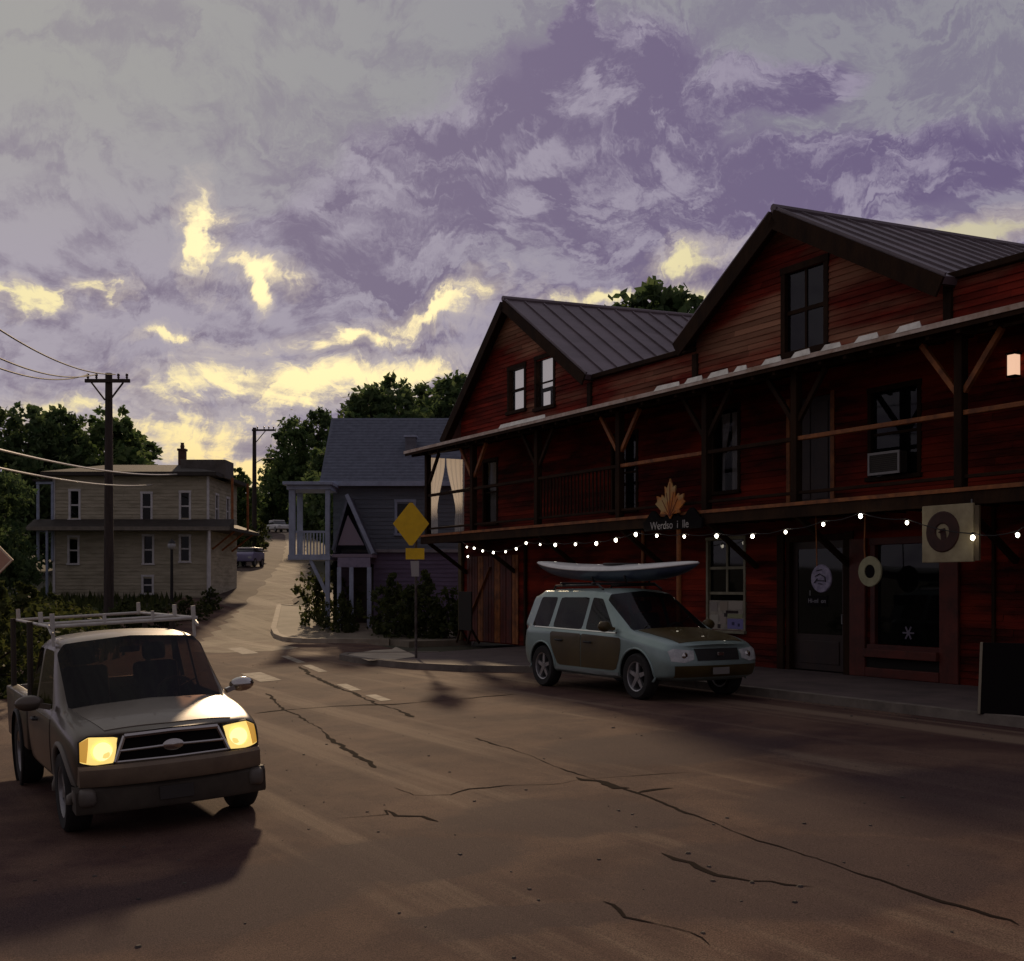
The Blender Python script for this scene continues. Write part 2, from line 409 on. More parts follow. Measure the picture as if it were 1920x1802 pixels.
red_side = mat('red_clapboard', (.130, .010, .005), .8, (.036, .006, .003), 1.4, 9, .45, 18, stretch=(.6, 1, 3), lo=.36, hi=.62, col3=(.21, .022, .008), scale3=.5, spec=.12, island=.35)
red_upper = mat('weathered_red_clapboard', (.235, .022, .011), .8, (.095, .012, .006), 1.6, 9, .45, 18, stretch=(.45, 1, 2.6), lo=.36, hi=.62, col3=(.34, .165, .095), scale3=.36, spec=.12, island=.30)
brown = mat('dark_brown_timber', (.038, .018, .008), .8, (.018, .009, .005), 3, 8, .4, 20, stretch=(1, 1, .4), spec=.12)
orange_t = mat('orange_stained_timber', (.36, .12, .028), .65, (.14, .046, .014), 4, 8, .3, 20)
trim_pale = mat('pale_metal_trim', (.66, .54, .44), .5, (.36, .22, .13), 2.2, 8, lo=.42, hi=.66)
glint_m = mat('sky_glint_pale', (.72, .68, .62), .35, (.5, .46, .42), 6, 6, metal=.4)  # sky reflection painted as a pale metal
roof_metal = mat('standing_seam_metal', (.205, .165, .180), .55, (.140, .112, .122), 1.1, 8, .15, 9, metal=.35, stretch=(1, .35, 1))
dark_in = mat('dark_interior', (.012, .008, .006), .9)
white_p = mat('white_paint', (.74, .72, .70), .6, (.56, .54, .52), 3, 7)
greywhite = mat('grey_white_paint', (.36, .42, .54), .6, (.26, .30, .39), 3, 7)
olive_fr = mat('olive_window_paint', (.27, .25, .17), .6, (.16, .15, .09), 4, 7)
curtain_m = mat('pale_curtain', (.72, .68, .64), .9, (.5, .46, .43), 7, 6, stretch=(6, 1, .3))
reflection_glow = mat('pane_reflection_glow', (.62, .58, .58), .8, emit=(.80, .72, .74), estr=.6)  # added glow in place of pale sky reflections in the gable panes
lit_pane = mat('lit_pane', (.8, .6, .45), .8, emit=(1.0, .62, .42), estr=.85)
pane_dark = glass('window_glass', (.25, .25, .25), .45)
black_m = mat('black_board', (.007, .005, .005), .85, spec=.1)
blue_house = mat('grey_blue_clapboard', (.165, .192, .225), .8, (.12, .142, .168), 1.8, 8, .25, 20, stretch=(.5, .5, 4))
purple_house = mat('violet_clapboard', (.185, .150, .235), .8, (.13, .105, .165), 1.8, 8, .25, 20, stretch=(.5, .5, 4))
slate_roof = mat('slate_shingle', (.150, .168, .215), .75, (.108, .120, .155), 5, 8, .5, 26, spec=.2)
grey_house = mat('grey_stone_clapboard', (.50, .445, .32), .85, (.31, .275, .19), 1.6, 9, .35, 22, stretch=(.6, .6, 3))
dark_roof = mat('dark_tar_roof', (.055, .046, .038), .8, (.038, .032, .026), 3, 7, .4, 20)
brick_m = mat('dark_brick', (.12, .06, .045), .9, (.075, .04, .03), 6, 7, .4, 25)
pole_wood = mat('weathered_pole_wood', (.075, .055, .045), .85, (.04, .03, .026), 4, 8, .5, 20, stretch=(3, 3, .3))
bark = mat('tree_bark', (.055, .042, .030), .95, (.03, .024, .018), 5, 8, .6, 18)
wire_m = mat('black_cable', (.02, .018, .017), .7)
pale_wire = mat('bright_cable', (.75, .72, .62), .35, metal=.5)
steel = mat('galvanised_steel', (.30, .30, .30), .45, (.2, .2, .2), 6, 6, metal=.6)
def leaf_mat(name, a, b):
    m, nt, bs = nodes(name); N, L = nt.nodes, nt.links
    g = N.new('ShaderNodeNewGeometry'); mx = N.new('ShaderNodeMix'); mx.data_type = 'RGBA'
    mx.inputs[6].default_value = (*a, 1); mx.inputs[7].default_value = (*b, 1)
    L.new(g.outputs['Random Per Island'], mx.inputs[0]); L.new(mx.outputs[2], bs.inputs['Base Color'])
    bs.inputs['Roughness'].default_value = .7; bs.inputs['Specular IOR Level'].default_value = .25
    tl = N.new('ShaderNodeBsdfTranslucent'); L.new(mx.outputs[2], tl.inputs[0])
    ms = N.new('ShaderNodeMixShader'); ms.inputs[0].default_value = .5
    L.new(bs.outputs[0], ms.inputs[1]); L.new(tl.outputs[0], ms.inputs[2]); L.new(ms.outputs[0], N['Material Output'].inputs[0])
    return m
leaf_dark = leaf_mat('dark_green_leaves', (.055, .098, .040), (.135, .185, .070))
leaf_mid = leaf_mat('mid_green_leaves', (.062, .118, .042), (.165, .225, .075))
leaf_bush = leaf_mat('shrub_leaves', (.036, .052, .016), (.095, .105, .030))
def cloth_mat(name, col):
    m, nt, b = nodes(name); N, L = nt.nodes, nt.links
    b.inputs['Base Color'].default_value = (*col, 1); b.inputs['Roughness'].default_value = .9
    tl = N.new('ShaderNodeBsdfTranslucent'); tl.inputs[0].default_value = (*col, 1)
    ms = N.new('ShaderNodeMixShader'); ms.inputs[0].default_value = .55
    L.new(b.outputs[0], ms.inputs[1]); L.new(tl.outputs[0], ms.inputs[2]); L.new(ms.outputs[0], N['Material Output'].inputs[0]); return m
white_cloth = cloth_mat('white_curtain_cloth', (.74, .70, .67))
# ------------------------------------------------------------------ ground
def make_ground():
    xs = np.unique(np.concatenate([np.linspace(-420, -40, 20), np.arange(-40, 30, 1.0), np.linspace(30, 420, 20)]))
    ys = np.unique(np.concatenate([np.linspace(-120, 0, 10), np.arange(0, 70, 1.0), np.linspace(70, 200, 40), np.linspace(200, 900, 12)]))
    mb = MB(); n = len(xs)
    vs = [(x, y, gz(x, y) - .07) for y in ys for x in xs]
    fs = [(j * n + i, j * n + i + 1, j * n + n + i + 1, j * n + n + i) for j in range(len(ys) - 1) for i in range(n - 1)]
    mb.add(vs, fs); o = mb.build('ground', ground_m, smooth=True); tag(o, kind='structure')
make_ground()
street = [ls(-9, 15.5), ls(4, 13.6), ls(46, 13.6), ls(46, -1.6), ls(20, -1.6), ls(12, -1.2), ls(4, .0), ls(-4, 2.5), G(300, 1172), G(345, 1158)] 
sheet('road', street, 0.0, asphalt, .5)
hill_shade = asphalt_mat('shaded_hill_asphalt', (.120, .088, .072), (.080, .058, .050), (.175, .140, .105), [])  # darker copy of the asphalt: shade painted on the hill road
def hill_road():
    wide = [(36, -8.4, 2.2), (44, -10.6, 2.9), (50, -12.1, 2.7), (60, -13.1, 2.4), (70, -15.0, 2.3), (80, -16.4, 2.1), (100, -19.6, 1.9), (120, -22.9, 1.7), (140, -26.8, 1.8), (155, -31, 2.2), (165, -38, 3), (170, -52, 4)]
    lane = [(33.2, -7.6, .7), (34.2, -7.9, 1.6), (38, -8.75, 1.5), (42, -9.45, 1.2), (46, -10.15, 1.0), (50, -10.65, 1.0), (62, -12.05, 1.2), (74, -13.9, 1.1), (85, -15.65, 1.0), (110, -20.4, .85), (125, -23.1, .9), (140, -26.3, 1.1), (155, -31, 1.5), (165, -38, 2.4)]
    for name, ctr, dz, m in (('hill_road', wide, -.004, hill_shade), ('sunlit_lane', lane, .004, sunlit_hill_asphalt)):  # wide road in painted shade, lane in painted sunlight
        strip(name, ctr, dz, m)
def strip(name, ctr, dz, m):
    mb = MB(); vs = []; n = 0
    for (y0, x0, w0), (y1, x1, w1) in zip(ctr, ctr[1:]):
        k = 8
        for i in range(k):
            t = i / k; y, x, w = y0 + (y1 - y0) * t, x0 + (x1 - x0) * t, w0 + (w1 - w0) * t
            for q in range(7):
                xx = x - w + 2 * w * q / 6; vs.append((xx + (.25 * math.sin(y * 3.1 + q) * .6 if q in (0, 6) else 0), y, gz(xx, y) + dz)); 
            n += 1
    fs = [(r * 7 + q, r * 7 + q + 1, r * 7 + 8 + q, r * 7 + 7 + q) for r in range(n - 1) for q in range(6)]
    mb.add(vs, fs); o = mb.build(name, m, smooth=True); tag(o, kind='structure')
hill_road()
# pavements with kerbs
walk = [ls(46, 13.35), ls(12.4, 13.35), ls(11.6, 12.7), ls(10.6, 11.6), ls(9.4, 11.0), ls(8.2, 10.75), ls(6.7, 10.65), ls(5.6, 10.75), ls(5.0, 11.1), ls(4.9, 11.6),
        ls(5.3, 12.3), ls(5.6, 13.4), ls(4.8, 15.2), ls(3.5, 18.5), ls(30, 18.5), ls(46, 18.5)]
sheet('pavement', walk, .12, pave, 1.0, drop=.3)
ribbon('kerb', walk[:12], .18, .135, kerb_m, .4, h=.3)
wedge = [G(652, 1236), G(690, 1249), G(740, 1247), G(783, 1240), G(742, 1221), G(735, 1226), G(700, 1228)]
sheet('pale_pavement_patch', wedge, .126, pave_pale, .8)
corner = [G(524, 1166), G(513, 1184), G(519, 1195), G(536, 1202), G(572, 1205), G(640, 1206), G(730, 1206), (-3.2, 36.4), (-1.3, 37.6), (-1.2, 43.8), (-6, 52), (-9.4, 60), (-9.9, 60), (-9.15, 54), (-8.95, 50.5)]
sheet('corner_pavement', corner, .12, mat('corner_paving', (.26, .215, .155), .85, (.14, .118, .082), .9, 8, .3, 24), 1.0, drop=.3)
ribbon('corner_kerb', [(-9.9, 60), (-9.15, 54), (-8.95, 50.5)] + corner[:7], .2, .14, mat('pale_kerb', (.46, .39, .29), .85, (.30, .25, .18), 2.5, 8, .3, 20), .4, h=.3)
verge = [(-13.2, 47), (-16.2, 47), (-18, 54), (-16.5, 62), (-16.2, 66), (-15.3, 66), (-14.9, 60)]
# worn markings
def rib(pxs, w, dz, m, name, **k): return ribbon(name, [G(*p) for p in pxs], w, dz, m, **k)
for k_, d in enumerate([[(533, 1230), (566, 1243)], [(574, 1247), (606, 1260)], [(640, 1283), (668, 1295)], [(694, 1303), (724, 1314)], [(470, 1262), (508, 1277)], [(440, 1215), (470, 1226)]]):
    rib(d, .2 if k_ < 4 else .45, .005, paint_line, 'lane_marking')
rib([(560, 1250), (600, 1275), (660, 1299), (725, 1325), (775, 1345)], .055, .004, crack_m, 'road_crack', jit=.012)
rib([(478, 1338), (545, 1331), (640, 1324), (735, 1321), (830, 1313), (965, 1302)], .065, .004, crack_m, 'road_crack', jit=.02)
rib([(500, 1300), (545, 1335), (600, 1370), (655, 1410), (705, 1440)], .04, .004, crack_m, 'road_crack', jit=.012)
rib([(740, 1477), (770, 1491), (840, 1491), (880, 1480), (960, 1472), (1060, 1468), (1090, 1461), (1200, 1455), (1300, 1448)], .034, .004, crack_m, 'road_crack', jit=.014)
rib([(890, 1384), (960, 1405), (1010, 1423), (1080, 1452), (1150, 1475), (1260, 1515), (1400, 1570), (1560, 1622), (1760, 1690), (1910, 1735)], .026, .0045, crack_m, 'road_crack', jit=.009)
rib([(632, 1535), (690, 1531), (728, 1527), (722, 1519), (745, 1530), (790, 1531), (822, 1541)], .03, .004, crack_m, 'road_crack', jit=.01)
rib([(1080, 1458), (1130, 1462), (1180, 1478)], .07, .005, crack_m, 'road_crack', jit=.03)
rib([(1240, 1600), (1275, 1618), (1330, 1640), (1420, 1655), (1525, 1663)], .05, .004, crack_m, 'road_crack', jit=.03)
def patch_px(pxs, name='tar_patch', m=stain_m, dz=.003):
    pts = [Vector(G(*p)) for p in pxs]; c = sum(pts, Vector((0, 0))) / len(pts); out = []
    n = len(pts)
    for i in range(n):                          # rounded, uneven outline
        a, b, c2, d = pts[i - 1], pts[i], pts[(i + 1) % n], pts[(i + 2) % n]
        for t in (0, .2, .4, .6, .8):
            q = .5 * ((2 * b) + (c2 - a) * t + (2 * a - 5 * b + 4 * c2 - d) * t * t + (3 * b - a - 3 * c2 + d) * t ** 3)
            out.append((q.x + random.uniform(-.03, .03), q.y + random.uniform(-.03, .03)))
    sheet(name, out, dz, m, .7)
rib([(1195, 1487), (1230, 1480), (1262, 1478)], .05, .004, crack_m, 'road_crack', jit=.03)
rib([(1130, 1690), (1180, 1720), (1260, 1738), (1330, 1772)], .02, .004, crack_m, 'road_crack', jit=.01)
def grit():                                        # loose grit, small stones and dry leaves lying on the road
    rng = random.Random(12); mb = MB()
    spots = [(1150, 1365, .09), (1020, 1423, .06), (1160, 1520, .08), (1185, 1527, .06), (1010, 1688, .06), (1290, 1600, .08), (1330, 1625, .07), (1410, 1655, .08), (1500, 1662, .08), (548, 1352, .05), (1390, 1690, .04)]
    pts = [(*G(a, b), r * .35) for a, b, r in spots]
    for _ in range(520):
        if rng.random() < .45: x, y = ls(rng.uniform(3, 34), 13.2 - abs(rng.gauss(0, .22)))
        else: x, y = ls(rng.uniform(2, 33), rng.uniform(.0, 12.8))
        pts.append((x, y, rng.uniform(.008, .028)))
    for x, y, r in pts:
        n = 7; z = gz(x, y); a0 = rng.random() * 6; top = []
        vs = [(x + r * rng.uniform(.6, 1.2) * math.cos(a0 + k * 6.283 / n), y + r * rng.uniform(.6, 1.2) * math.sin(a0 + k * 6.283 / n), z - .004) for k in range(n)]
        vs += [(x + (vx - x) * .55, y + (vy - y) * .55, z + r * (.06 if r > .035 else .4)) for vx, vy, _ in vs]
        mb.add(vs, [(k, (k + 1) % n, (k + 1) % n + n, k + n) for k in range(n)] + [tuple(range(n, 2 * n))])
    o = mb.build('grit', mat('grit_stone', (.10, .08, .065), .9, (.045, .035, .03), 1.3, 3)); tag(o, kind='stuff', label='loose grit and small stones on the road')
grit()

# ------------------------------------------------------------------ red timber building
RB = thing('timber_building', 'long red clapboard building with two gables and a balcony along the street', 'building',
           (*ls(0, FAC), 0.12), math.atan2(-UY, -UX))
ZB = .12                                           # everything below is given in world heights
def Zs(z): return z - ZB
Lb, Db = 27.0, 13.0
def convex_span(poly, z):
    xs = []
    n = len(poly)
    for i in range(n):
        (x0, z0), (x1, z1) = poly[i], poly[(i + 1) % n]
        if (z0 - z) * (z1 - z) <= 0 and z0 != z1: xs.append(x0 + (x1 - x0) * (z - z0) / (z1 - z0))
    return (min(xs), max(xs)) if len(xs) >= 2 else None
def siding(mb, poly, holes, y0=0.0, pitch=.125, T=None):
    z0, z1 = min(p[1] for p in poly), max(p[1] for p in poly)
    z = z0
    while z < z1 - .01:
        zt = min(z + pitch, z1); a = convex_span(poly, z + .001); b = convex_span(poly, zt - .001)
        if a and b:
            L0, R0, L1, R1 = a[0], a[1], b[0], b[1]
            cuts = sorted((h[0], h[1]) for h in holes if h[2] < (z + zt) / 2 < h[3])
            segs = []; cl = None
            edges = [(L0, L1)] 
            for c in cuts: edges += [(c[0], c[0]), (c[1], c[1])]
            edges.append((R0, R1))
            for i in range(0, len(edges), 2):
                (l0, l1), (r0, r1) = edges[i], edges[i + 1]
                if r0 - l0 < .02: continue
                # boards of random length so butt joints show
                cutp = [0.0, 1.0]                   # butt joints
                Ls = r0 - l0; tt = random.uniform(.3, 1) * 3.2
                while tt < Ls - .5: cutp.insert(-1, tt / Ls); tt += random.uniform(1.8, 4.2)
                for f0, f1 in zip(cutp, cutp[1:]):
                    j = random.uniform(-.005, .005); g_ = .004 if f0 > 0 else 0; dz_ = random.uniform(-.004, .004)
                    A0, B0, A1, B1 = l0 + (r0 - l0) * f0 + g_, l0 + (r0 - l0) * f1, l1 + (r1 - l1) * f0 + g_, l1 + (r1 - l1) * f1
                    vs = [(A0, y0 - .022 + j, z + dz_), (B0, y0 - .022 + j, z), (B1, y0 - .002 + j, zt), (A1, y0 - .002 + j, zt), (A0, y0 + .02, z + dz_), (B0, y0 + .02, z)]
                    mb.add(vs, [(0, 1, 2, 3), (4, 5, 1, 0)], 0, T)
                continue
                j = 0
                vs = [(l0, y0 - .022 + j, z), (r0, y0 - .022 + j, z), (r1, y0 - .002 + j, zt), (l1, y0 - .002 + j, zt), (l0, y0 + .02, z), (r0, y0 + .02, z)]
                mb.add(vs, [(0, 1, 2, 3), (4, 5, 1, 0)], 0, T)
        z += pitch
    return mb
def window(parent, x0, x1, z0, z1, y=0.0, fm=None, pm=None, nx=2, nz=2, fw=.09, depth=.05, behind=None, name='window', T=None, mull=.035, backm=None, proud=.035):
    """frame proud of the wall at y (facing -y); pane and muntins are its own pieces"""
    f = MB(); e = .12
    f.box(x0 - fw, x0, y - proud, y + e, z0, z1, 0, T, .008); f.box(x1, x1 + fw, y - proud, y + e, z0, z1, 0, T, .008)
    f.box(x0 - fw * 1.15, x1 + fw * 1.15, y - proud - .006, y + e - .003, z1, z1 + fw * 1.1, 0, T, .008)
    f.box(x0 - fw * 1.3, x1 + fw * 1.3, y - proud - .05, y + e - .003, z0 - fw * .9, z0, 0, T, .008)
    o = f.build(name, fm, parent)
    MB().box(x0, x1, y + depth, y + depth + .012, z0, z1, 0, T).build('pane', pm, o)
    m = MB()
    for i in range(1, nx):
        x = x0 + (x1 - x0) * i / nx; m.box(x - mull / 2, x + mull / 2, y + depth - .02, y + depth - .001, z0, z1, 0, T)
    for i in range(1, nz):
        z = z0 + (z1 - z0) * i / nz; m.box(x0, x1, y + depth - .024, y + depth - .002, z - mull * .7, z + mull * .7, 0, T)
    if m.v: m.build('muntin', fm, o)
    if backm:
        MB().box(x0 - .02, x1 + .02, y + .3, y + .32, z0 - .02, z1 + .02, 0, T).build('backing', backm, o)
    return o
# openings of the facade  (x0, x1, z0, z1) in world heights
H_low = [(12.3, 13.5, .86, 2.86), (14.95, 16.45, .12, 2.75), (17.25, 18.75, .74, 2.62)]
H_up = [(1.55, 2.35, 3.75, 5.6), (8.5, 9.5, 3.75, 5.6), (12.5, 13.3, 3.95, 5.75), (14.95, 16.1, 3.45, 5.7), (17.15, 18.25, 3.9, 5.5), (21.4, 22.4, 3.9, 5.5)]
cv = lambda L_: [(a, b, Zs(c), Zs(d)) for a, b, c, d in L_]
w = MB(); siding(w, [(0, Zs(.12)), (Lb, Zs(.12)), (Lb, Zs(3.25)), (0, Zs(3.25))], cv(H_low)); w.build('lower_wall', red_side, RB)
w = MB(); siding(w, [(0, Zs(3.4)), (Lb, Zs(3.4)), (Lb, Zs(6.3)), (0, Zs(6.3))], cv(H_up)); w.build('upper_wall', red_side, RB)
core = MB(); core.box(.03, Lb - .02, .45, Db, 0, Zs(6.2)); core.box(.03, .14, .03, .45, 0, Zs(6.2)); core.box(Lb - .14, Lb - .02, .03, .45, 0, Zs(6.2))
core.build('inner_wall', dark_in, RB)
MB().box(0, Lb, .03, .449, Zs(3.27), Zs(3.39)).build('storey_floor', dark_in, RB)
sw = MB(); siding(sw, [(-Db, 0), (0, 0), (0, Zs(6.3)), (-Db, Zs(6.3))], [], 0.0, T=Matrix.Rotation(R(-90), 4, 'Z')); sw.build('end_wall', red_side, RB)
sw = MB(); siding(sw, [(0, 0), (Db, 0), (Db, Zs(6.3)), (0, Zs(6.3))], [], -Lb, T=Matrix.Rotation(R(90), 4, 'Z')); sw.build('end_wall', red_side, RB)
# gables
def wing(ax, az, lx, lz, rx, rz, wl, wr, hole, dy=12.6, rise=.5, over=.30, bw=.16):
    zl = az - (ax - wl) * (az - lz) / (ax - lx); zr = az - (wr - ax) * (az - rz) / (rx - ax)
    poly = [(wl, Zs(6.3)), (wr, Zs(6.3)), (wr, Zs(zr)), (ax, Zs(az)), (wl, Zs(zl))]
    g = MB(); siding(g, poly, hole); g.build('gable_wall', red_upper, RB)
    k = MB(); k.prism([(wl + .03, Zs(6.2)), (wr - .03, Zs(6.2)), (wr - .03, Zs(zr) - .06), (ax, Zs(az) - .08), (wl + .03, Zs(zl) - .06)], .46, dy, 0); k.build('gable_core', dark_in, RB)
    # roof: two sloping slabs with standing seams
    rf = MB(); th = .14
    for (ex, ez, sg) in ((lx, lz, -1), (rx, rz, 1)):
        n = Vector((-(ez - az), 0, (ex - ax))) ; n = n.normalized() * (1 if n.z > 0 else -1)
        def pt(f, yy, h):
            r_ = rise * max(0, yy) / dy
            return (ax + (ex - ax) * f + n.x * h, yy, Zs(az + (ez - az) * f) + r_ + n.z * h)
        vs = [pt(0, -over, 0), pt(1, -over, 0), pt(1, dy, 0), pt(0, dy, 0), pt(0, -over, th), pt(1, -over, th), pt(1, dy, th), pt(0, dy, th)]
        rf.add(vs, [(0, 1, 2, 3), (7, 6, 5, 4), (0, 4, 5, 1), (1, 5, 6, 2), (2, 6, 7, 3), (3, 7, 4, 0)])
        ns = int((dy + over) / .62)
        for i in range(ns + 1):
            yy = -over + .012 + (dy + over - .05) * i / ns
            a, b = pt(0.012, yy, th), pt(.995, yy, th); a2, b2 = pt(.012, yy, th + .055), pt(.995, yy, th + .055)
            d = .022
            q = [(a[0], a[1], a[2]), (b[0], b[1], b[2]), (b2[0], b2[1], b2[2]), (a2[0], a2[1], a2[2])]
            rf.add([(x, y - d, z) for x, y, z in q] + [(x, y + d, z) for x, y, z in q],
                   [(0, 1, 2, 3), (7, 6, 5, 4), (3, 2, 6, 7), (0, 3, 7, 4), (1, 5, 6, 2)])
    # ridge cap
    rf.tube([(ax, -over - .01, Zs(az) + th + .03), (ax, dy, Zs(az) + th + .03 + rise)], .085, 8)
    rf.build('roof', roof_metal, RB)
    for (ex, ez, sg) in ((lx, lz, -1), (rx, rz, 1)):
        b = MB(); d = Vector((ex - ax, 0, ez - az)).normalized(); up = Vector((-d.z, 0, d.x)); up = up if up.z > 0 else -up
        A = Vector((ax, 0, Zs(az))); E_ = Vector((ex, 0, Zs(ez)))
        q = [A - up * bw, E_ - up * bw, E_ + up * .125, A + up * .125]
        b.add([(p.x, -over - .05, p.z) for p in q] + [(p.x, -over - .004, p.z) for p in q], [(0, 1, 2, 3), (7, 6, 5, 4), (0, 4, 5, 1), (1, 5, 6, 2), (2, 6, 7, 3), (3, 7, 4, 0)])
        b.build('bargeboard', brown, RB)
        b = MB(); q = [A + up * .01, E_ + up * .01, E_ + up * .10, A + up * .10]      # soffit boarding under the overhang
        q = [A - up * .03, E_ - up * .03, E_ - up * .005, A - up * .005]
        b.add([(p.x, -over - .003, p.z) for p in q] + [(p.x, -.03, p.z) for p in q], [(0, 1, 2, 3), (7, 6, 5, 4), (0, 4, 5, 1), (1, 5, 6, 2), (2, 6, 7, 3), (3, 7, 4, 0)])
        b.build('soffit', brown, RB)
wing(3.26, 10.05, -.78, 6.45, 7.62, 7.2, 0, 7.45, [(3.13, 4.0, Zs(6.95), Zs(8.15)), (4.70, 5.60, Zs(6.85), Zs(8.2))])
wing(14.82, 9.45, 11.55, 7.3, 19.1, 7.1, 11.85, 18.95, [(14.8, 15.9, Zs(6.66), Zs(8.3))], over=.36, bw=.24)
for (a, b) in ((7.45, 11.85), (18.95, Lb)):
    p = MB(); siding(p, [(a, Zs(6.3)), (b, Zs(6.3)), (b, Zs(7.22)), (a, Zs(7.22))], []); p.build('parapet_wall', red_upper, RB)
    MB().box(a + .02, b - .02, .05, .5, Zs(6.2), Zs(7.2)).build('parapet_core', dark_in, RB)
    MB().box(a + .03, b - .03, -.12, .55, Zs(7.22), Zs(7.34), bev=.015).build('parapet_cap', brown, RB)
MB().box(.05, Lb - .05, .56, Db, Zs(6.2), Zs(6.29)).build('flat_roof', roof_metal, RB)
for x in (7.45, 11.85, 18.95): MB().box(x - .09, x + .09, -.07, .03, Zs(6.3), Zs(7.15), bev=.01).build('corner_board', brown, RB)
# gable windows
for (a, b, c, d, bl) in ((3.13, 4.0, 6.95, 8.15, [(0, 1, .56, 1), (0, 1, .02, .48)]), (4.70, 5.60, 6.85, 8.2, [(0, 1, .42, 1), (.05, .5, 0, .33)])):
    wo = window(RB, a, b, Zs(c), Zs(d), 0, brown, glass('clear_pane', (.85, .85, .85), .85), 1, 2, .11)
    for (p, q, r_, s_) in bl:
        MB().box(a + .05 + (b - a - .1) * p, a + .05 + (b - a - .1) * q, .16, .17, Zs(c + (d - c) * r_), Zs(c + (d - c) * s_)).build('pane_glow', reflection_glow, wo)  # glowing panels added for the reflections in the panes
window(RB, 14.8, 15.9, Zs(6.66), Zs(8.3), 0, brown, pane_dark, 2, 2, .13, mull=.06, backm=dark_in)
# windows and doors under the balcony roof
def curtain(parent, x0, x1, z0, z1, y, folds=6, amp=.03, pinch=None, m=None, pk=.8):
    nx_, nz_ = folds * 6, 10; vs = []; 
    for j in range(nz_ + 1):
        t = j / nz_; z = z1 + (z0 - z1) * t
        for i in range(nx_ + 1):
            u = i / nx_; x = x0 + (x1 - x0) * u
            if pinch is not None: x = x + (pinch - x) * pk * math.sin(min(1, t / .75) * math.pi * .5) ** 2 * (1 if t < .8 else .9)
            vs.append((x, y + amp * math.sin(u * folds * 2 * math.pi) * (.4 + .6 * t), z))
    fs = [(j * (nx_ + 1) + i, j * (nx_ + 1) + i + 1, (j + 1) * (nx_ + 1) + i + 1, (j + 1) * (nx_ + 1) + i) for j in range(nz_) for i in range(nx_)]
    return MB().add(vs, fs).build('curtain', m or curtain_m, parent, smooth=True)
clear = glass('clear_pane')
wo = window(RB, 1.55, 2.35, Zs(3.75), Zs(5.6), 0, brown, clear, 1, 2); curtain(wo, 1.57, 2.0, Zs(3.75), Zs(5.6), .2, 4)
wo = window(RB, 8.5, 9.5, Zs(3.75), Zs(5.6), 0, brown, pane_dark, 2, 2, backm=dark_in)
wo = window(RB, 12.5, 13.3, Zs(3.95), Zs(5.75), 0, brown, clear, 1, 2); curtain(wo, 12.5, 12.8, Zs(3.95), Zs(5.7), .2, 4, pinch=12.55); curtain(wo, 12.85, 13.3, Zs(3.95), Zs(5.7), .21, 4)
wo = window(RB, 17.15, 18.25, Zs(3.9), Zs(5.5), 0, brown, pane_dark, 1, 2, backm=dark_in)
wo = window(RB, 21.4, 22.4, Zs(3.9), Zs(5.5), 0, brown, pane_dark, 2, 2, backm=dark_in)
def door(x0, x1, z1, m, glassy=True):
    f = MB(); f.box(x0 - .1, x0, -.05, .12, .0, z1, bev=.01); f.box(x1, x1 + .1, -.05, .12, .0, z1, bev=.01); f.box(x0 - .12, x1 + .12, -.055, .117, z1, z1 + .12, bev=.01)
    f.build('door_frame', brown, RB)
    d = MB(); d.box(x0, x1, .06, .10, .03, .75); d.box(x0, x0 + .13, .06, .10, .75, z1); d.box(x1 - .13, x1, .06, .10, .75, z1); d.box(x0 + .13, x1 - .13, .061, .099, z1 - .16, z1)
    d.box(x0 + .2, x1 - .2, .045, .06, .16, .62, bev=.008)
    do = d.build('door', m, RB); MB().box(x0 + .13, x1 - .13, .075, .085, .75, z1 - .16).build('pane', pane_dark, do)
    MB().tube([(x1 - .06, .06, .98), (x1 - .06, -.02, .98), (x1 - .06, -.02, 1.16), (x1 - .06, .06, 1.16)], .012, 6).build('handle', steel, do)
    MB().box(x0, x1, .35, .37, 0, z1).build('backing', dark_in, do)
dk_door = mat('dark_door_paint', (.035, .016, .010), .5, (.02, .010, .008), 3, 7)
door(14.95, 16.45, Zs(2.75), dk_door); door(15.0, 16.05, 0.0, dk_door) if False else None
f = MB(); z5 = Zs(5.7)
f.box(14.95, 16.1, .06, .1, Zs(3.45), z5); f.box(15.1, 15.45, .045, .06, Zs(3.6), z5 - .15, bev=.008); f.box(15.6, 15.95, .045, .06, Zs(3.6), z5 - .15, bev=.008)
do = f.build('balcony_door', dk_door, RB); MB().box(14.85, 14.95, -.04, .1, Zs(3.45), z5).build('door_jamb', orange_t, do); MB().box(16.1, 16.2, -.04, .1, Zs(3.45), z5).build('door_jamb', orange_t, do)
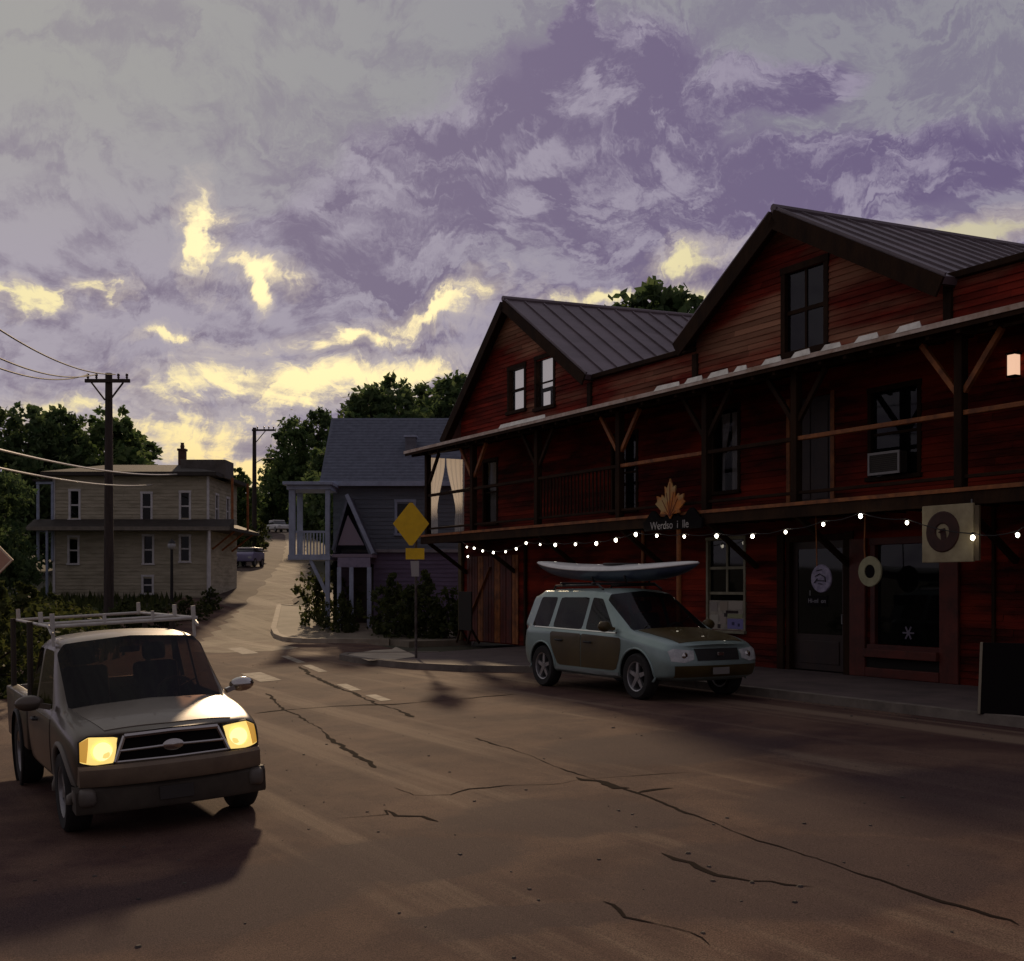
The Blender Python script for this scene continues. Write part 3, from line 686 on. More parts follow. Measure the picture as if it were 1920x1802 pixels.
# shop window with notices below
wo = window(RB, 12.3, 13.5, Zs(.86), Zs(2.86), 0, olive_fr, pane_dark, 1, 1, .07, backm=dark_in)
m = MB()
for z in (1.68, 2.24): m.box(12.3, 13.5, .015, .045, Zs(z) - .03, Zs(z) + .03)
m.box(12.87, 12.93, .017, .043, Zs(1.71), Zs(2.86)); m.build('muntin', olive_fr, wo)
nb = MB().box(12.31, 13.49, .0, .03, Zs(.87), Zs(1.52)).build('notice_panel', mat('notice_paper', (.42, .38, .30), .9, (.24, .22, .19), 4, 8, lo=.4, hi=.6), wo)
pp = [((12.38, .98, 12.62, 1.2), (.42, .40, .33)), ((12.36, 1.27, 12.6, 1.48), (.30, .27, .24)), ((12.7, 1.3, 12.95, 1.5), (.33, .28, .22)), ((13.0, 1.33, 13.45, 1.5), (.40, .36, .30)),
      ((12.95, .90, 13.47, 1.12), (.20, .19, .42)), ((12.95, 1.14, 13.45, 1.22), (.30, .31, .18)), ((12.7, 1.0, 12.9, 1.22), (.36, .31, .27)), ((12.9, 1.24, 13.3, 1.30), (.03, .02, .02)), ((12.84, 1.16, 12.94, 1.24), (.05, .04, .04)), ((13.1, .98, 13.18, 1.05), (.05, .05, .12)), ((13.3, .96, 13.36, 1.02), (.05, .05, .12)), ((12.62, .9, 12.7, .99), (.06, .05, .05))]
for i, ((a, b, c, d), col) in enumerate(pp):
    MB().box(a, c, -.006 - .001 * i, -.002, Zs(b), Zs(d)).build('notice', mat('notice_%d' % i, col, .9), wo)
# display window with deep sill and kick panel
wo = window(RB, 17.25, 18.75, Zs(.74), Zs(2.62), 0, mat('dark_red_paint', (.10, .018, .012), .55, (.05, .012, .008), 3, 7), pane_dark, 1, 1, .12, backm=dark_in)
star = MB()
for k in range(6):
    a = k * math.pi / 3; star.bar((18.0 - .13 * math.cos(a), .03, Zs(.98) - .13 * math.sin(a)), (18.0 + .13 * math.cos(a), .03, Zs(.98) + .13 * math.sin(a)), .012, .03)
star.build('window_ornament', mat('pale_violet', (.40, .36, .45), .7), wo)
rp = mat('red_pilaster_paint', (.13, .024, .014), .6, (.06, .015, .009), 2.5, 7)
for x in (16.85, 19.0): MB().box(x - .2, x + .2, -.09, -.03, 0, Zs(2.75), bev=.012).build('pilaster', rp, RB)
MB().box(17.06, 18.79, -.16, -.03, Zs(.50), Zs(.66), bev=.012).build('shop_sill', rp, RB)
MB().box(17.06, 18.79, -.10, -.03, Zs(.125), Zs(.30), bev=.012).build('kick_board', rp, RB)
MB().box(17.06, 18.79, -.045, -.03, Zs(.30), Zs(.50)).build('kick_recess', dark_in, RB)
for x in (14.7, 16.62): MB().box(x - .1, x + .1, -.08, -.03, 0, Zs(2.9), bev=.012).build('pilaster', brown, RB)
for x in (19.9, 20.9, 22.2): MB().box(x - .03, x + .03, -.06, -.025, 0, Zs(3.2)).build('batten', brown, RB)
# plank doors at the far corner of the ground floor
for i in range(9):
    x = .5 + i * .36
    m = MB()
    for k in range(2): m.box(x + k * .17, x + .155 + k * .17, -.055 - random.uniform(0, .012), -.028, Zs(.15), Zs(2.75), bev=.006)
    m.build('plank', orange_t if i in (2, 5, 8) else rp, RB)
MB().bar((.5, -.07, Zs(.6)), (2.1, -.07, Zs(2.4)), .12, .03).build('plank_brace', orange_t, RB)
MB().box(4.1, 4.2, -.1, -.03, 0, Zs(3.2), bev=.01).build('corner_board', brown, RB)
MB().box(.0, .22, -.12, -.03, 0, Zs(3.2), bev=.012).build('corner_board', mat('olive_timber', (.11, .075, .022), .7, (.05, .034, .012), 3, 7), RB)
for x in (9.8, 11.2): MB().box(x, x + .1, -.08, -.03, 0, Zs(3.2), bev=.01).build('corner_board', orange_t, RB)
# balcony
FY = -1.5
fl = MB()
k = 0
y = FY
while y < -.04:
    fl.box(.35, Lb, y, min(y + .14, -.03), Zs(3.36), Zs(3.42)); y += .15
fl.build('balcony_floor', brown, RB)
jo = MB()
for i in range(54): jo.box(.45 + i * .5, .5 + i * .5, FY + .02, -.03, Zs(3.18), Zs(3.357))
jo.build('balcony_joists', brown, RB)
MB().box(.3, Lb, FY - .07, FY - .005, Zs(3.12), Zs(3.40), bev=.01).build('balcony_beam', brown, RB)
MB().box(.3, Lb, FY - .095, FY - .072, Zs(3.34), Zs(3.405)).build('beam_edge', orange_t, RB)
posts = [.48, 3.5, 7.1, 10.8, 13.95, 16.6, 20.35, 23.8, 26.7]
for x in posts:
    MB().box(x - .08, x + .08, FY + .02, FY + .18, Zs(3.42), Zs(5.86), bev=.012).build('balcony_post', brown, RB)
    for sg in (-1, 1):
        if x + sg * .8 < .3 or x + sg * .8 > Lb: continue
        MB().bar((x + sg * .07, FY + .1, Zs(4.95)), (x + sg * .78, FY + .1, Zs(5.84)), .075, .09).build('brace', orange_t if x in (3.5, 10.8, 20.35) else brown, RB)
    MB().bar((x, FY + .12, Zs(3.17)), (x, -.04, Zs(2.25)), .09, .10).build('brace', brown, RB)
for a, b in zip(posts, posts[1:]):
    MB().box(a + .081, b - .081, FY + .05, FY + .15, Zs(4.57), Zs(4.65), bev=.01).build('railing', orange_t if b - a > 2.7 and a > 10 else brown, RB)
    MB().box(a + .081, b - .081, FY + .07, FY + .13, Zs(3.56), Zs(3.62), bev=.008).build('railing', brown, RB)
    bl = MB(); n = int((b - a) / .16)
    if a == 7.1: 
        for i in range(1, n): bl.box(a + (b - a) * i / n - .016, a + (b - a) * i / n + .016, FY + .085, FY + .115, Zs(3.62), Zs(4.57))
        bl.build('baluster_row', brown, RB)
MB().box(.3, Lb, FY + .0, FY + .2, Zs(5.86), Zs(6.0), bev=.01).build('eave_beam', brown, RB)
# lean-to roof over the balcony and the sky glints along its edge
lr = MB(); Y0 = FY - .36
lr.add([(.0, Y0, Zs(5.93)), (Lb, Y0, Zs(5.93)), (Lb, -.03, Zs(6.27)), (.0, -.03, Zs(6.27)), (.0, Y0, Zs(6.0)), (Lb, Y0, Zs(6.0)), (Lb, -.03, Zs(6.34)), (.0, -.03, Zs(6.34))],
       [(3, 2, 1, 0), (4, 5, 6, 7), (0, 1, 5, 4), (1, 2, 6, 5), (2, 3, 7, 6), (3, 0, 4, 7)])
lr.build('porch_roof', roof_metal, RB)
rr = MB()
for i in range(45): x = .25 + i * .6; rr.add([(x - .04, Y0 + .03, Zs(5.80)), (x + .04, Y0 + .03, Zs(5.80)), (x + .04, -.03, Zs(6.13)), (x - .04, -.03, Zs(6.13)), (x - .04, Y0 + .03, Zs(5.925)), (x + .04, Y0 + .03, Zs(5.925)), (x + .04, -.03, Zs(6.26)), (x - .04, -.03, Zs(6.26))], [(3, 2, 1, 0), (4, 5, 6, 7), (0, 1, 5, 4), (1, 2, 6, 5), (2, 3, 7, 6), (3, 0, 4, 7)])
rr.build('rafters', brown, RB)
MB().box(-.15, Lb, Y0 - .03, Y0 - .003, Zs(5.86), Zs(6.01)).build('fascia', brown, RB)
MB().box(-.2, Lb, Y0 - .05, Y0 - .031, Zs(5.935), Zs(6.02)).build('eave_trim', trim_pale, RB)
fx = [(12.1, 13.0), (13.15, 13.75), (13.9, 14.55), (14.7, 15.1), (15.5, 16.05), (16.3, 16.8), (17.05, 17.55), (17.85, 18.4), (18.75, 19.3), (5.2, 7.6)]  # added strips standing in for sky reflected along the roof edge
for i, (a, b) in enumerate(fx):
    a += .7 ; b += .7
    MB().add([(a, Y0 - .058, Zs(6.0)), (b, Y0 - .058, Zs(6.0)), (b - .06, Y0 - .02, Zs(6.10 + .01 * (i % 3))), (a + .08, Y0 - .02, Zs(6.11)), (a, Y0 - .03, Zs(6.0)), (b, Y0 - .03, Zs(6.0))], [(0, 1, 2, 3), (4, 0, 3), (1, 5, 2)]).build('sky_glint_strip', glint_m, RB)
# tied-back curtains across the far end of the balcony
for (a, b, pn) in ((-1.35, -.78, -1.28), (-.74, -.1, -.14)):
    T = Matrix.Translation((.42, 0, 0)) @ Matrix.Rotation(R(90), 4, 'Z')
    c = curtain(RB, a, b, Zs(3.45), Zs(5.8), 0, 4, .03, pn, white_cloth, .55); 
    c.data.transform(T); c.name = 'end_curtain'
# ------------------------------------------------------------------ things hung on or standing before the red building
def on_front(x, y, z): return RB.matrix_basis @ Vector((x, y, Zs(z)))
RBM = Matrix.Translation(RB.location) @ Matrix.Rotation(RB.rotation_euler[2], 4, 'Z')
def fw(x, y, z): return RBM @ Vector((x, y, Zs(z)))
RZ = RB.rotation_euler[2]
def text_mesh(txt, size, mat_, parent, name='lettering', extrude=.004):
    cu = bpy.data.curves.new(name, 'FONT'); cu.body = txt; cu.size = size; cu.extrude = extrude; cu.align_x = 'CENTER'; cu.align_y = 'CENTER'
    o = bpy.data.objects.new(name, cu); C.objects.link(o)
    dg = bpy.context.evaluated_depsgraph_get(); me = bpy.data.meshes.new_from_object(o.evaluated_get(dg))
    bpy.data.objects.remove(o); n = bpy.data.objects.new(name, me); me.materials.clear(); me.materials.append(mat_); C.objects.link(n)
    n.parent = parent; n.rotation_euler = (R(90), 0, 0); return n
# maple leaf sign on its post
ms = thing('shop_sign', 'black shop sign topped by an orange maple leaf, on a thin post', 'sign', fw(13.1, FY - .13, .12), RZ)
MB().tube([(.14, .06, 0), (.14, .06, 3.1)], .05, 8).build('post', orange_t, ms)
bp = []
for i in range(41):
    u = -1 + 2 * i / 40; x = u * 1.02
    zt = 3.28 + .10 * math.cos(u * 3 * math.pi) - .06 * u * u + (-.10 if abs(u) < .16 else 0)
    bp.append((x, zt))
MB().prism([(-1.0, 2.92), (1.0, 2.92)] + bp[::-1], -.03, .02).build('board', black_m, ms)
leafp = [(0, 0), (.10, .12), (.36, .14), (.33, .22), (.55, .40), (.47, .45), (.50, .60), (.33, .55), (.30, .62), (.17, .50), (.20, .82), (.11, .77), (0, 1.0)]
lp = leafp + [(-x, z) for x, z in leafp[-2:0:-1]]
lf = MB().prism([(x * .95 - .02, 3.15 + z * .86) for x, z in lp], -.06, -.032)
lo = lf.build('maple_leaf', mat('maple_orange', (.62, .20, .025), .7, (.36, .13, .03), 6, 7, lo=.42, hi=.6, col3=(.48, .32, .12), scale3=2.2), ms)
vn = MB()
for e in ((0, .95), (.30, .52), (-.30, .52), (.22, .2), (-.22, .2), (.14, .7), (-.14, .7)): vn.bar((-.02, -.063, 3.2), (e[0] * .9 - .02, -.063, 3.15 + e[1] * .8), .016, .008)
vn.build('leaf_vein', mat('leaf_vein_red', (.20, .05, .02), .8), lo)
tx = text_mesh('Werdso  i  lle', .24, mat('sign_white', (.36, .34, .32), .8), ms); tx.location = (-.08, -.036, 3.02)
# round sign and plate in the doorway, ring sign, square sign
def hang(name, label, x, y, z, parts_group=None):
    return thing(name, label, 'sign', fw(x, y, z), RZ)
rs = hang('round_sign', 'round lavender sign hanging over the dark doorway, left of the ring-shaped sign', 16.95, -1.1, 1.98)
T = Tm((0, 0, 0), rx=R(90))
MB().lathe([(0, -.02), (.255, -.02), (.265, 0), (.255, .02), (.2, .022), (0, .022)], 28, 0, T).build('disc', mat('lavender_paint', (.30, .27, .36), .7, (.17, .15, .22), 9, 7, lo=.4, hi=.6), rs, smooth='auto')
ink = mat('dark_ink', (.02, .018, .022), .8)
ar = MB()
for (a, b) in (((-.14, .04), (-.02, .09)), ((-.02, .09), (.11, .03)), ((-.12, -.03), (.1, -.04)), ((-.06, -.09), (.05, -.1)), ((.11, .03), (.13, -.06)), ((-.16, -.08), (-.08, .0)), ((-.1, .15), (.04, .17))):
    ar.bar((a[0], -.027, a[1]), (b[0], -.027, b[1]), .022, .012)
ar.build('emblem', ink, rs)
MB().tube([(-.12, 0, .22), (-.15, 0, 1.2)], .012, 6).build('hanger', orange_t, rs)
ps = hang('name_plate', 'small dark plate with pale scribbled lettering under the round lavender sign', 16.85, -1.1, 1.56)
MB().box(-.26, .26, -.015, .015, -.1, .1, bev=.006).build('plate', black_m, ps)
tx = text_mesh('Hi-ml  on', .12, mat('plate_letters', (.22, .21, .23), .8), ps); tx.location = (0, -.02, 0)
MB().tube([(-.2, 0, .09), (-.2, 0, .2)], .008, 5).build('hanger', steel, ps)
rg = hang('ring_sign', 'pale olive ring-shaped sign hanging before the display window', 18.15, -1.1, 2.1)
MB().lathe([(.125, -.02), (.265, -.02), (.275, 0), (.265, .02), (.125, .02), (.115, 0), (.125, -.02)], 32, 0, T).build('ring', mat('pale_olive', (.36, .34, .20), .7, (.25, .24, .14), 5, 7), rg, smooth='auto')
MB().lathe([(0, -.008), (.12, -.008), (.12, .008), (0, .008)], 24, 0, T).build('centre', black_m, rg)
MB().tube([(-.12, 0, .24), (-.14, 0, .42), (-.12, 0, 1.1)], .014, 6).build('hanger', orange_t, rg)
sq = hang('square_sign', 'large square cream sign with a dark brown ring emblem, hung high under the balcony', 20.32, -1.66, 2.68)
MB().box(-.5, .5, -.03, .02, -.46, .46, bev=.012).build('board', mat('cream_board', (.40, .34, .20), .75, (.28, .23, .13), 4, 8), sq)
dkr = mat('dark_brown_ring', (.055, .018, .012), .75, (.03, .012, .009), 8, 6)
MB().lathe([(.13, .03), (.31, .03), (.33, .036), (.31, .05), (.15, .05), (.13, .04)], 30, 0, T @ Matrix.Translation((-.08, .03, 0))).build('ring_emblem', dkr, sq)
bar = MB(); bar.bar((-.08, -.04, .08), (-.05, -.04, -.10), .10, .014); bar.bar((-.14, -.04, .02), (-.05, -.04, .06), .05, .016); bar.build('emblem_figure', dkr, sq)
MB().tube([(.45, 0, .46), (.45, 0, .52)], .012, 6).build('hanger', steel, sq)
hp = MB(); hp.box(.52, .60, -.02, .02, -.44, .42); hp.build('side_board', mat('side_board_brown', (.12, .09, .05), .8), sq)
# framed pale pane: a window unit upstairs
ac = thing('window_air_conditioner', 'small grey-framed air conditioner box in the dark upper window', 'air conditioner', fw(17.65, -.2, 4.12), RZ)
f = MB(); f.box(-.36, .36, -.02, .2, -.20, .20, bev=.02); f.build('casing', mat('dark_grille_brown', (.055, .046, .035), .7, (.035, .03, .024), 8, 5), ac)
f = MB(); f.box(-.38, .38, -.045, -.021, .165, .21); f.box(-.38, .38, -.045, -.021, -.21, -.165); f.box(-.38, -.34, -.045, -.021, -.164, .164); f.box(.34, .38, -.045, -.021, -.164, .164)
f.build('bezel', mat('grey_plastic', (.36, .35, .33), .5), ac)
g_ = MB()
for i in range(9): z = -.14 + i * .035; g_.box(-.335, .335, -.03, -.0205, z, z + .012)
g_.build('grille', mat('grille_slats', (.08, .07, .055), .6), ac)
wl = thing('wall_lantern', 'small lit lantern under the balcony roof near the right end', 'lantern', fw(20.36, -.13, 5.5), RZ)
MB().box(-.075, .075, -.07, .07, -.17, .17, bev=.01).build('glass_body', lit_pane, wl)
f = MB(); f.box(-.1, .1, -.09, .09, .17, .2, bev=.008); f.box(-.09, .09, -.08, .08, -.2, -.17, bev=.008); f.bar((0, .0, .19), (0, .13, .24), .03, .03); f.build('cap', black_m, wl)
# string lights
sl = thing('string_lights', 'string of small glowing bulbs looped below the balcony edge', 'string lights', fw(0, 0, .12), RZ)
bulbs_px = [(875.4, 1025.8), (889, 1028), (905, 1033), (925, 1036), (948, 1034.5), (968, 1029), (986.5, 1018.5), (1012.7, 1021), (1041, 1021.7), (1079, 1020.5), (1118, 1019), (1154.6, 1012.7), (1192, 1002), (1231.5, 1004.5), (1283, 1006), (1343.6, 1005), (1411, 1005.5), (1473, 997.5), (1543.6, 983), (1613.5, 967.6), (1700.6, 980), (1824, 1008), (1908, 1003)]
def front_pt(px, py, off):
    s = FAC + off; k = (px - CX) / FOC; t = (k * s * NY - s * NX) / (UX - k * UY); Y = s * NY + t * UY
    return Vector((TC - t, off, CAMH + (HY - py) * Y / FOC - ZB))
bp = [front_pt(a, b, FY - .32) for a, b in bulbs_px]
cab = [Vector((3.2, FY - .1, Zs(3.1)))]
for a, b in zip(bp, bp[1:]):
    for t in (0, .25, .5, .75):
        q = a + (b - a) * t; q.z += .06 - .05 * math.sin(t * math.pi); cab.append(q)
cab.append(bp[-1] + Vector((0, 0, .06))); cab.append(Vector((22.4, FY - .1, Zs(3.1))))
MB().tube(cab, .009, 5).build('cable', wire_m, sl)
bulb_m = mat('glowing_bulb', (1, .95, .85), .4, emit=(1.0, .90, .72), estr=9.0)
proto = None
extra = bp[0] + Vector((.06, .0, -.27))
for q in bp + [extra]:
    if proto is None:
        prof = [(0, -.05)] + [(.036 * math.sin(math.pi * k / 8), -.044 * math.cos(math.pi * k / 8)) for k in range(1, 8)] + [(.018, .045)]
        proto = MB().lathe(prof, 12).build('bulb', bulb_m, sl, smooth=True); soc = MB().lathe([(.02, .04), (.02, .085), (0, .085)], 8).build('socket', wire_m, proto); b_ = proto
    else: b_ = copy_tree(proto, sl)
    b_.location = q; sz_ = random.uniform(.75, 1.1) * (.78 if q.x < 8 else 1); b_.scale = (sz_, sz_, sz_)
# boards on the pavement
eb = thing('easel_board', 'dark chalkboard on short legs standing by the far corner of the red building', 'chalkboard', fw(1.75, -.75, .12), RZ)
f = MB(); f.box(-.42, .42, -.03, .02, .38, 1.55, bev=.015); f.build('board', mat('dull_black', (.018, .014, .010), .8), eb)
for x in (-.36, .36):
    for yy in (-.12, .28): MB().bar((x, .0 if yy < 0 else .02, .42), (x, yy, .0), .05, .05).build('leg', brown, eb)
af = thing('sandwich_board', 'tall black sandwich board with a pale edge on the pavement, cut by the right edge', 'sandwich board', (*ls(22.75, 13.62), .12), RZ + R(30))
for sg in (-1, 1):
    T2 = Tm((0, sg * .22, 0), rx=R(sg * 13.0))
    o_ = MB().box(-.36, .36, -.02, .02, .0, .98, 0, T2, .01).build('panel', black_m, af)
    e = MB(); e.box(-.395, -.361, -.025, .025, .0, .98, 0, T2, .005); e.build('panel_edge', mat('pale_edge', (.26, .22, .15), .7), o_)
# ------------------------------------------------------------------ trees and shrubs
def crown_mesh(name, lobes, n, leaf, m, seed, flat=.8):
    rng = np.random.default_rng(seed); V = []; F = []
    vol = np.array([r[3] ** 2 * 1.0 for r in lobes]); vol = vol / vol.sum()
    pts = []
    for (cx, cy, cz, r), w in zip(lobes, vol):
        k = int(n * w); nc = max(6, int(k / 22))
        d = rng.normal(size=(nc, 3)); d /= np.linalg.norm(d, axis=1)[:, None]
        rad = r * (.55 + .45 * rng.random(nc) ** .6)
        cc = d * rad[:, None] * np.array([1, 1, flat])
        for c_ in cc:
            q = c_ + rng.normal(size=(22, 3)) * r * .13
            pts.append(q + np.array([cx, cy, cz]))
    pts = np.concatenate(pts); N = len(pts)
    nrm = rng.normal(size=(N, 3)); nrm[:, 2] += .5; nrm /= np.linalg.norm(nrm, axis=1)[:, None]
    a = np.cross(nrm, rng.normal(size=(N, 3))); a /= np.linalg.norm(a, axis=1)[:, None]; b = np.cross(nrm, a)
    s = leaf * (.6 + .8 * rng.random(N))[:, None]
    q = np.stack([pts - a * s, pts + b * s * .55, pts + a * s, pts - b * s * .55], 1).reshape(-1, 3)
    me = bpy.data.meshes.new(name); me.vertices.add(len(q)); me.vertices.foreach_set('co', q.ravel())
    me.loops.add(4 * N); me.loops.foreach_set('vertex_index', np.arange(4 * N)); me.polygons.add(N)
    me.polygons.foreach_set('loop_start', np.arange(0, 4 * N, 4)); me.polygons.foreach_set('loop_total', np.full(N, 4))
    me.materials.append(m); me.update(calc_edges=True); return me
def lobes_for(h, w, seed, base=.3, k=16):
    rng = random.Random(seed); L_ = []
    for i in range(k):
        f = base + (1 - base) * (i + .5) / k; a = rng.random() * 6.283
        env = math.sin(min(1, (f - base) / (1 - base) * .88 + .14) * math.pi) ** .6
        rr = w * .5 * env * (.25 + .65 * rng.random())
        r = w * (.16 + .13 * rng.random()) * (.6 + .4 * env)
        L_.append((rr * math.cos(a), rr * math.sin(a), h * f - r * .5, r))
    return L_
TREE = {}
def tree_proto(kind, h, w, seed, n, leaf, m, base=.28):
    L_ = lobes_for(h, w, seed, base)
    cm = crown_mesh('crown', L_, n, leaf, m, seed)
    t = MB(); rng = random.Random(seed + 5)
    t.tube([(0, 0, -.4), (.02 * w, 0, h * .22), (-.02 * w, .02 * w, h * .5), (0, 0, h * .82)], [h * .032, h * .024, h * .016, h * .004], 8)
    for lx, ly, lz, r in L_[::2]:
        z0 = max(h * .2, lz * .55); t.tube([(0, 0, z0), (lx * .5, ly * .5, z0 + (lz - z0) * .6), (lx * .9, ly * .9, lz)], [h * .011, h * .007, h * .002], 5)
    tm = t.build('trunk', bark).data
    bpy.data.objects.remove(bpy.data.objects[-1]) if False else None
    for o in list(C.objects):
        if o.data is tm: bpy.data.objects.remove(o)
    TREE[kind] = (tm, cm, h)
def plant(kind, name, label, cat, x, y, h, rz=0, group=None, z=None, sx=1.0):
    tm, cm, h0 = TREE[kind]
    z = gz(x, y) - .1 if z is None else z
    t = thing(name, label, cat, (x, y, z), rz, group); k = h / h0; t.scale = (k * sx, k * sx, k)
    for nm, me in (('trunk', tm), ('crown', cm)):
        o = bpy.data.objects.new(nm, me); C.objects.link(o); o.parent = t
    return t
tree_proto('a', 12, 9, 11, 9000, .26, leaf_dark); tree_proto('b', 12, 8, 23, 9000, .26, leaf_mid); tree_proto('c', 12, 10.5, 37, 10000, .27, leaf_dark, .2); tree_proto('d', 12, 6.5, 41, 7000, .25, leaf_mid, .15)
tree_proto('s', 2, 2.6, 51, 2600, .085, leaf_bush, .1); tree_proto('s2', 2, 2.2, 57, 2400, .085, leaf_bush, .05)
def plant_px(kind, name, label, cat, px, pytop, Y, rz=0, group=None, sx=1.0, zb=None):
    p = P(px, pytop, Y); z = gz(p.x, Y) - .1 if zb is None else zb
    return plant(kind, name, label, cat, p.x, Y, p.z - z, rz, group, z, sx)
gl = 'trees behind the grey house'
plant_px('c', 'broadleaf_tree', 'wide dark tree at the left edge behind the grey two-storey house', 'tree', 40, 770, 74, .4, gl)
plant_px('a', 'broadleaf_tree', 'dark round tree between the left edge and the tall utility pole', 'tree', 118, 762, 78, 1.9, gl)
plant_px('b', 'broadleaf_tree', 'dark leafy tree rising right behind the tall utility pole', 'tree', 212, 768, 76, 3.0, gl, 1.15)
plant_px('d', 'broadleaf_tree', 'small round tree top just left of the chimney of the grey house', 'tree', 262, 815, 80, 4.4, gl, 1.3)
plant_px('c', 'broadleaf_tree', 'dense dark tree in front of the left end of the grey house', 'tree', -30, 868, 50, 5.4, None, .8)
gh = 'trees on the hill'
hill = [('d', 448, 878, 92, 'small tree between the grey house roof and the second utility pole'), ('b', 560, 792, 166, 'tall bright green tree right of the second utility pole'),
        ('a', 596, 764, 172, 'tall tree directly left of the blue-grey roof'), ('c', 512, 893, 172, 'wide tree at the top of the hill road behind the second pole'),
        ('b', 452, 905, 165, 'tree behind the parked car at the hilltop'), ('a', 618, 840, 96, 'dark tree over the white porch posts'), ('c', 430, 925, 120, 'low tree above the white van'),
        ('d', 632, 800, 98, 'tree half hidden behind the left end of the blue-grey roof')]
for i, (k, px, py, Y, lb) in enumerate(hill): plant_px(k, 'hill_tree', lb, 'tree', px, py, Y, i * 1.7, gh, 1.0 if k in 'bd' else .85)
gm = 'trees behind the blue-grey house'
mid = [('a', 705, 722, 84, 'round dark tree top over the middle of the blue-grey roof'), ('c', 752, 714, 90, 'highest tree top over the blue-grey roof'), ('b', 808, 728, 86, 'gappy tree top over the skylight of the blue-grey roof'),
       ('a', 868, 694, 82, 'dark tree touching the left slope of the nearer-corner gable'), ('d', 660, 775, 80, 'low tree over the left half of the blue-grey roof')]
for i, (k, px, py, Y, lb) in enumerate(mid): plant_px(k, 'broadleaf_tree', lb, 'tree', px, py, Y, 2 + i * 1.3, gm)
plant_px('a', 'broadleaf_tree', 'lone tree top showing between the two red gables', 'tree', 1248, 524, 70, .8)
# shrubs
def shrub(kind, px, pyb, w, h, label, group=None, Y=None, sxy=1.0):
    x, y = G(px, pyb) if Y is None else (P(px, 0, Y).x, Y)
    t = plant(kind, 'shrub', label, 'shrub', x, y, h, random.random() * 6, group, gz(x, y) - .05, sxy)
    return t
g1 = 'shrubs before the blue-grey house'
for px, Y, h, sx, lb in ((742, 39.5, 2.2, .9, 'rounded shrub left of the yellow sign pole'), (800, 39.0, 2.3, .95, 'dark shrub directly behind the yellow sign pole'), (838, 38.6, 1.5, .9, 'low shrub against the red building corner'),
                         (640, 41.6, 1.5, .8, 'small shrub left of the white entrance posts'), (612, 43.6, 2.4, .7, 'climbing shrub under the white balcony'), (655, 41.2, .8, .8, 'low dark shrub at the foot of the entrance posts'), (708, 40.6, .9, .8, 'low shrub right of the entrance posts')):
    shrub('s' if h > 1 else 's2', px, 0, 0, h, lb, g1, Y, sx)
g2 = 'shrubs on the left roadside'
for px, Y, h, sx, lb in ((100, 36, 1.8, 1.1, 'bright-tipped bush before the left end of the grey house'), (40, 33, 2.2, 1.2, 'dark bush at the left edge above the truck rack'), (-10, 24, 2.4, 1.0, 'large dark bush behind the cut-off orange sign'), (175, 40, 1.2, 1.2, 'bush at the foot of the tall utility pole'),
                         (240, 43, 1.1, 1.2, 'bush between the tall pole and the street lamp'), (300, 44, .9, 1.2, 'bush at the foot of the street lamp'), (352, 46, 1.0, 1.1, 'bush right of the street lamp'), (60, 27, 1.5, 1.2, 'low bush behind the bed of the truck'), (395, 50, 1.0, 1.1, 'bush below the side porch of the grey house')):
    shrub('s' if px % 2 == 0 else 's2', px, 0, 0, h, lb, g2, Y, sx)
g3 = 'bushes beside the hill road'
for px, Y, h, sx, lb in ((470, 86, 2.4, 1.0, 'bush at the foot of the second utility pole'), (488, 104, 2.6, .8, 'bush below the parked hilltop car'), (446, 92, 2.2, 1.0, 'bush behind the white-topped van'), (455, 100, 3.4, 1.0, 'bush above the white-topped van')):
    shrub('s2', px, 0, 0, h, lb, g3, Y, sx)
# far wood behind the hill reads as one mass
def wood():
    L_ = []; rng = random.Random(3)
    for i in range(150):
        px = rng.uniform(-300, 900); Y = rng.uniform(175, 235); x = P(px, 0, Y).x; z = gz(x, Y)
        L_.append((x, Y, z + rng.uniform(1, 7), rng.uniform(2.4, 4.2)))
    me = crown_mesh('wood', L_, 30000, .55, leaf_dark, 77, .9)
    o = bpy.data.objects.new('wood', me); C.objects.link(o); tag(o, kind='stuff', label='far dark wood along the top of the hill')
wood()
def grass():
    rng = np.random.default_rng(5); N = 26000
    V = []; F = []
    quads = []
    cnt = 0
    for _ in range(N):
        if cnt < 9000: x, y = rng.uniform(-24, -8), rng.uniform(22, 58)
        elif cnt < 16000: x, y = rng.uniform(-14, -2.8), rng.uniform(4, 30)
        else: x, y = rng.uniform(-24, -14), rng.uniform(58, 110)
        cnt += 1
        s = x * NX + y * NY; t = x * UX + y * UY
        if s > -1.75 and t < 33 and y < 34 : continue
        if y > 30:
            c = np.interp(y, [30, 38, 44, 50, 60, 70, 80, 100, 120], [-7, -8.6, -10.2, -11.75, -12.7, -14.2, -15.7, -18.8, -22.2])
            if x > c - 3.4: continue
        h = rng.uniform(.08, .24) * (1 + .02 * y); a = rng.uniform(0, 6.28); w = .03 + .0012 * y
        z = gz(x, y) - .07; dx, dy = math.cos(a) * w, math.sin(a) * w; l = rng.uniform(-.08, .08, 2)
        k = len(V); V += [(x - dx, y - dy, z), (x + dx, y + dy, z), (x + l[0], y + l[1], z + h)]; F.append((k, k + 1, k + 2))
    o = MB().add(V, F).build('grass', leaf_bush); tag(o, kind='stuff', label='rough grass on the left roadside')
grass()
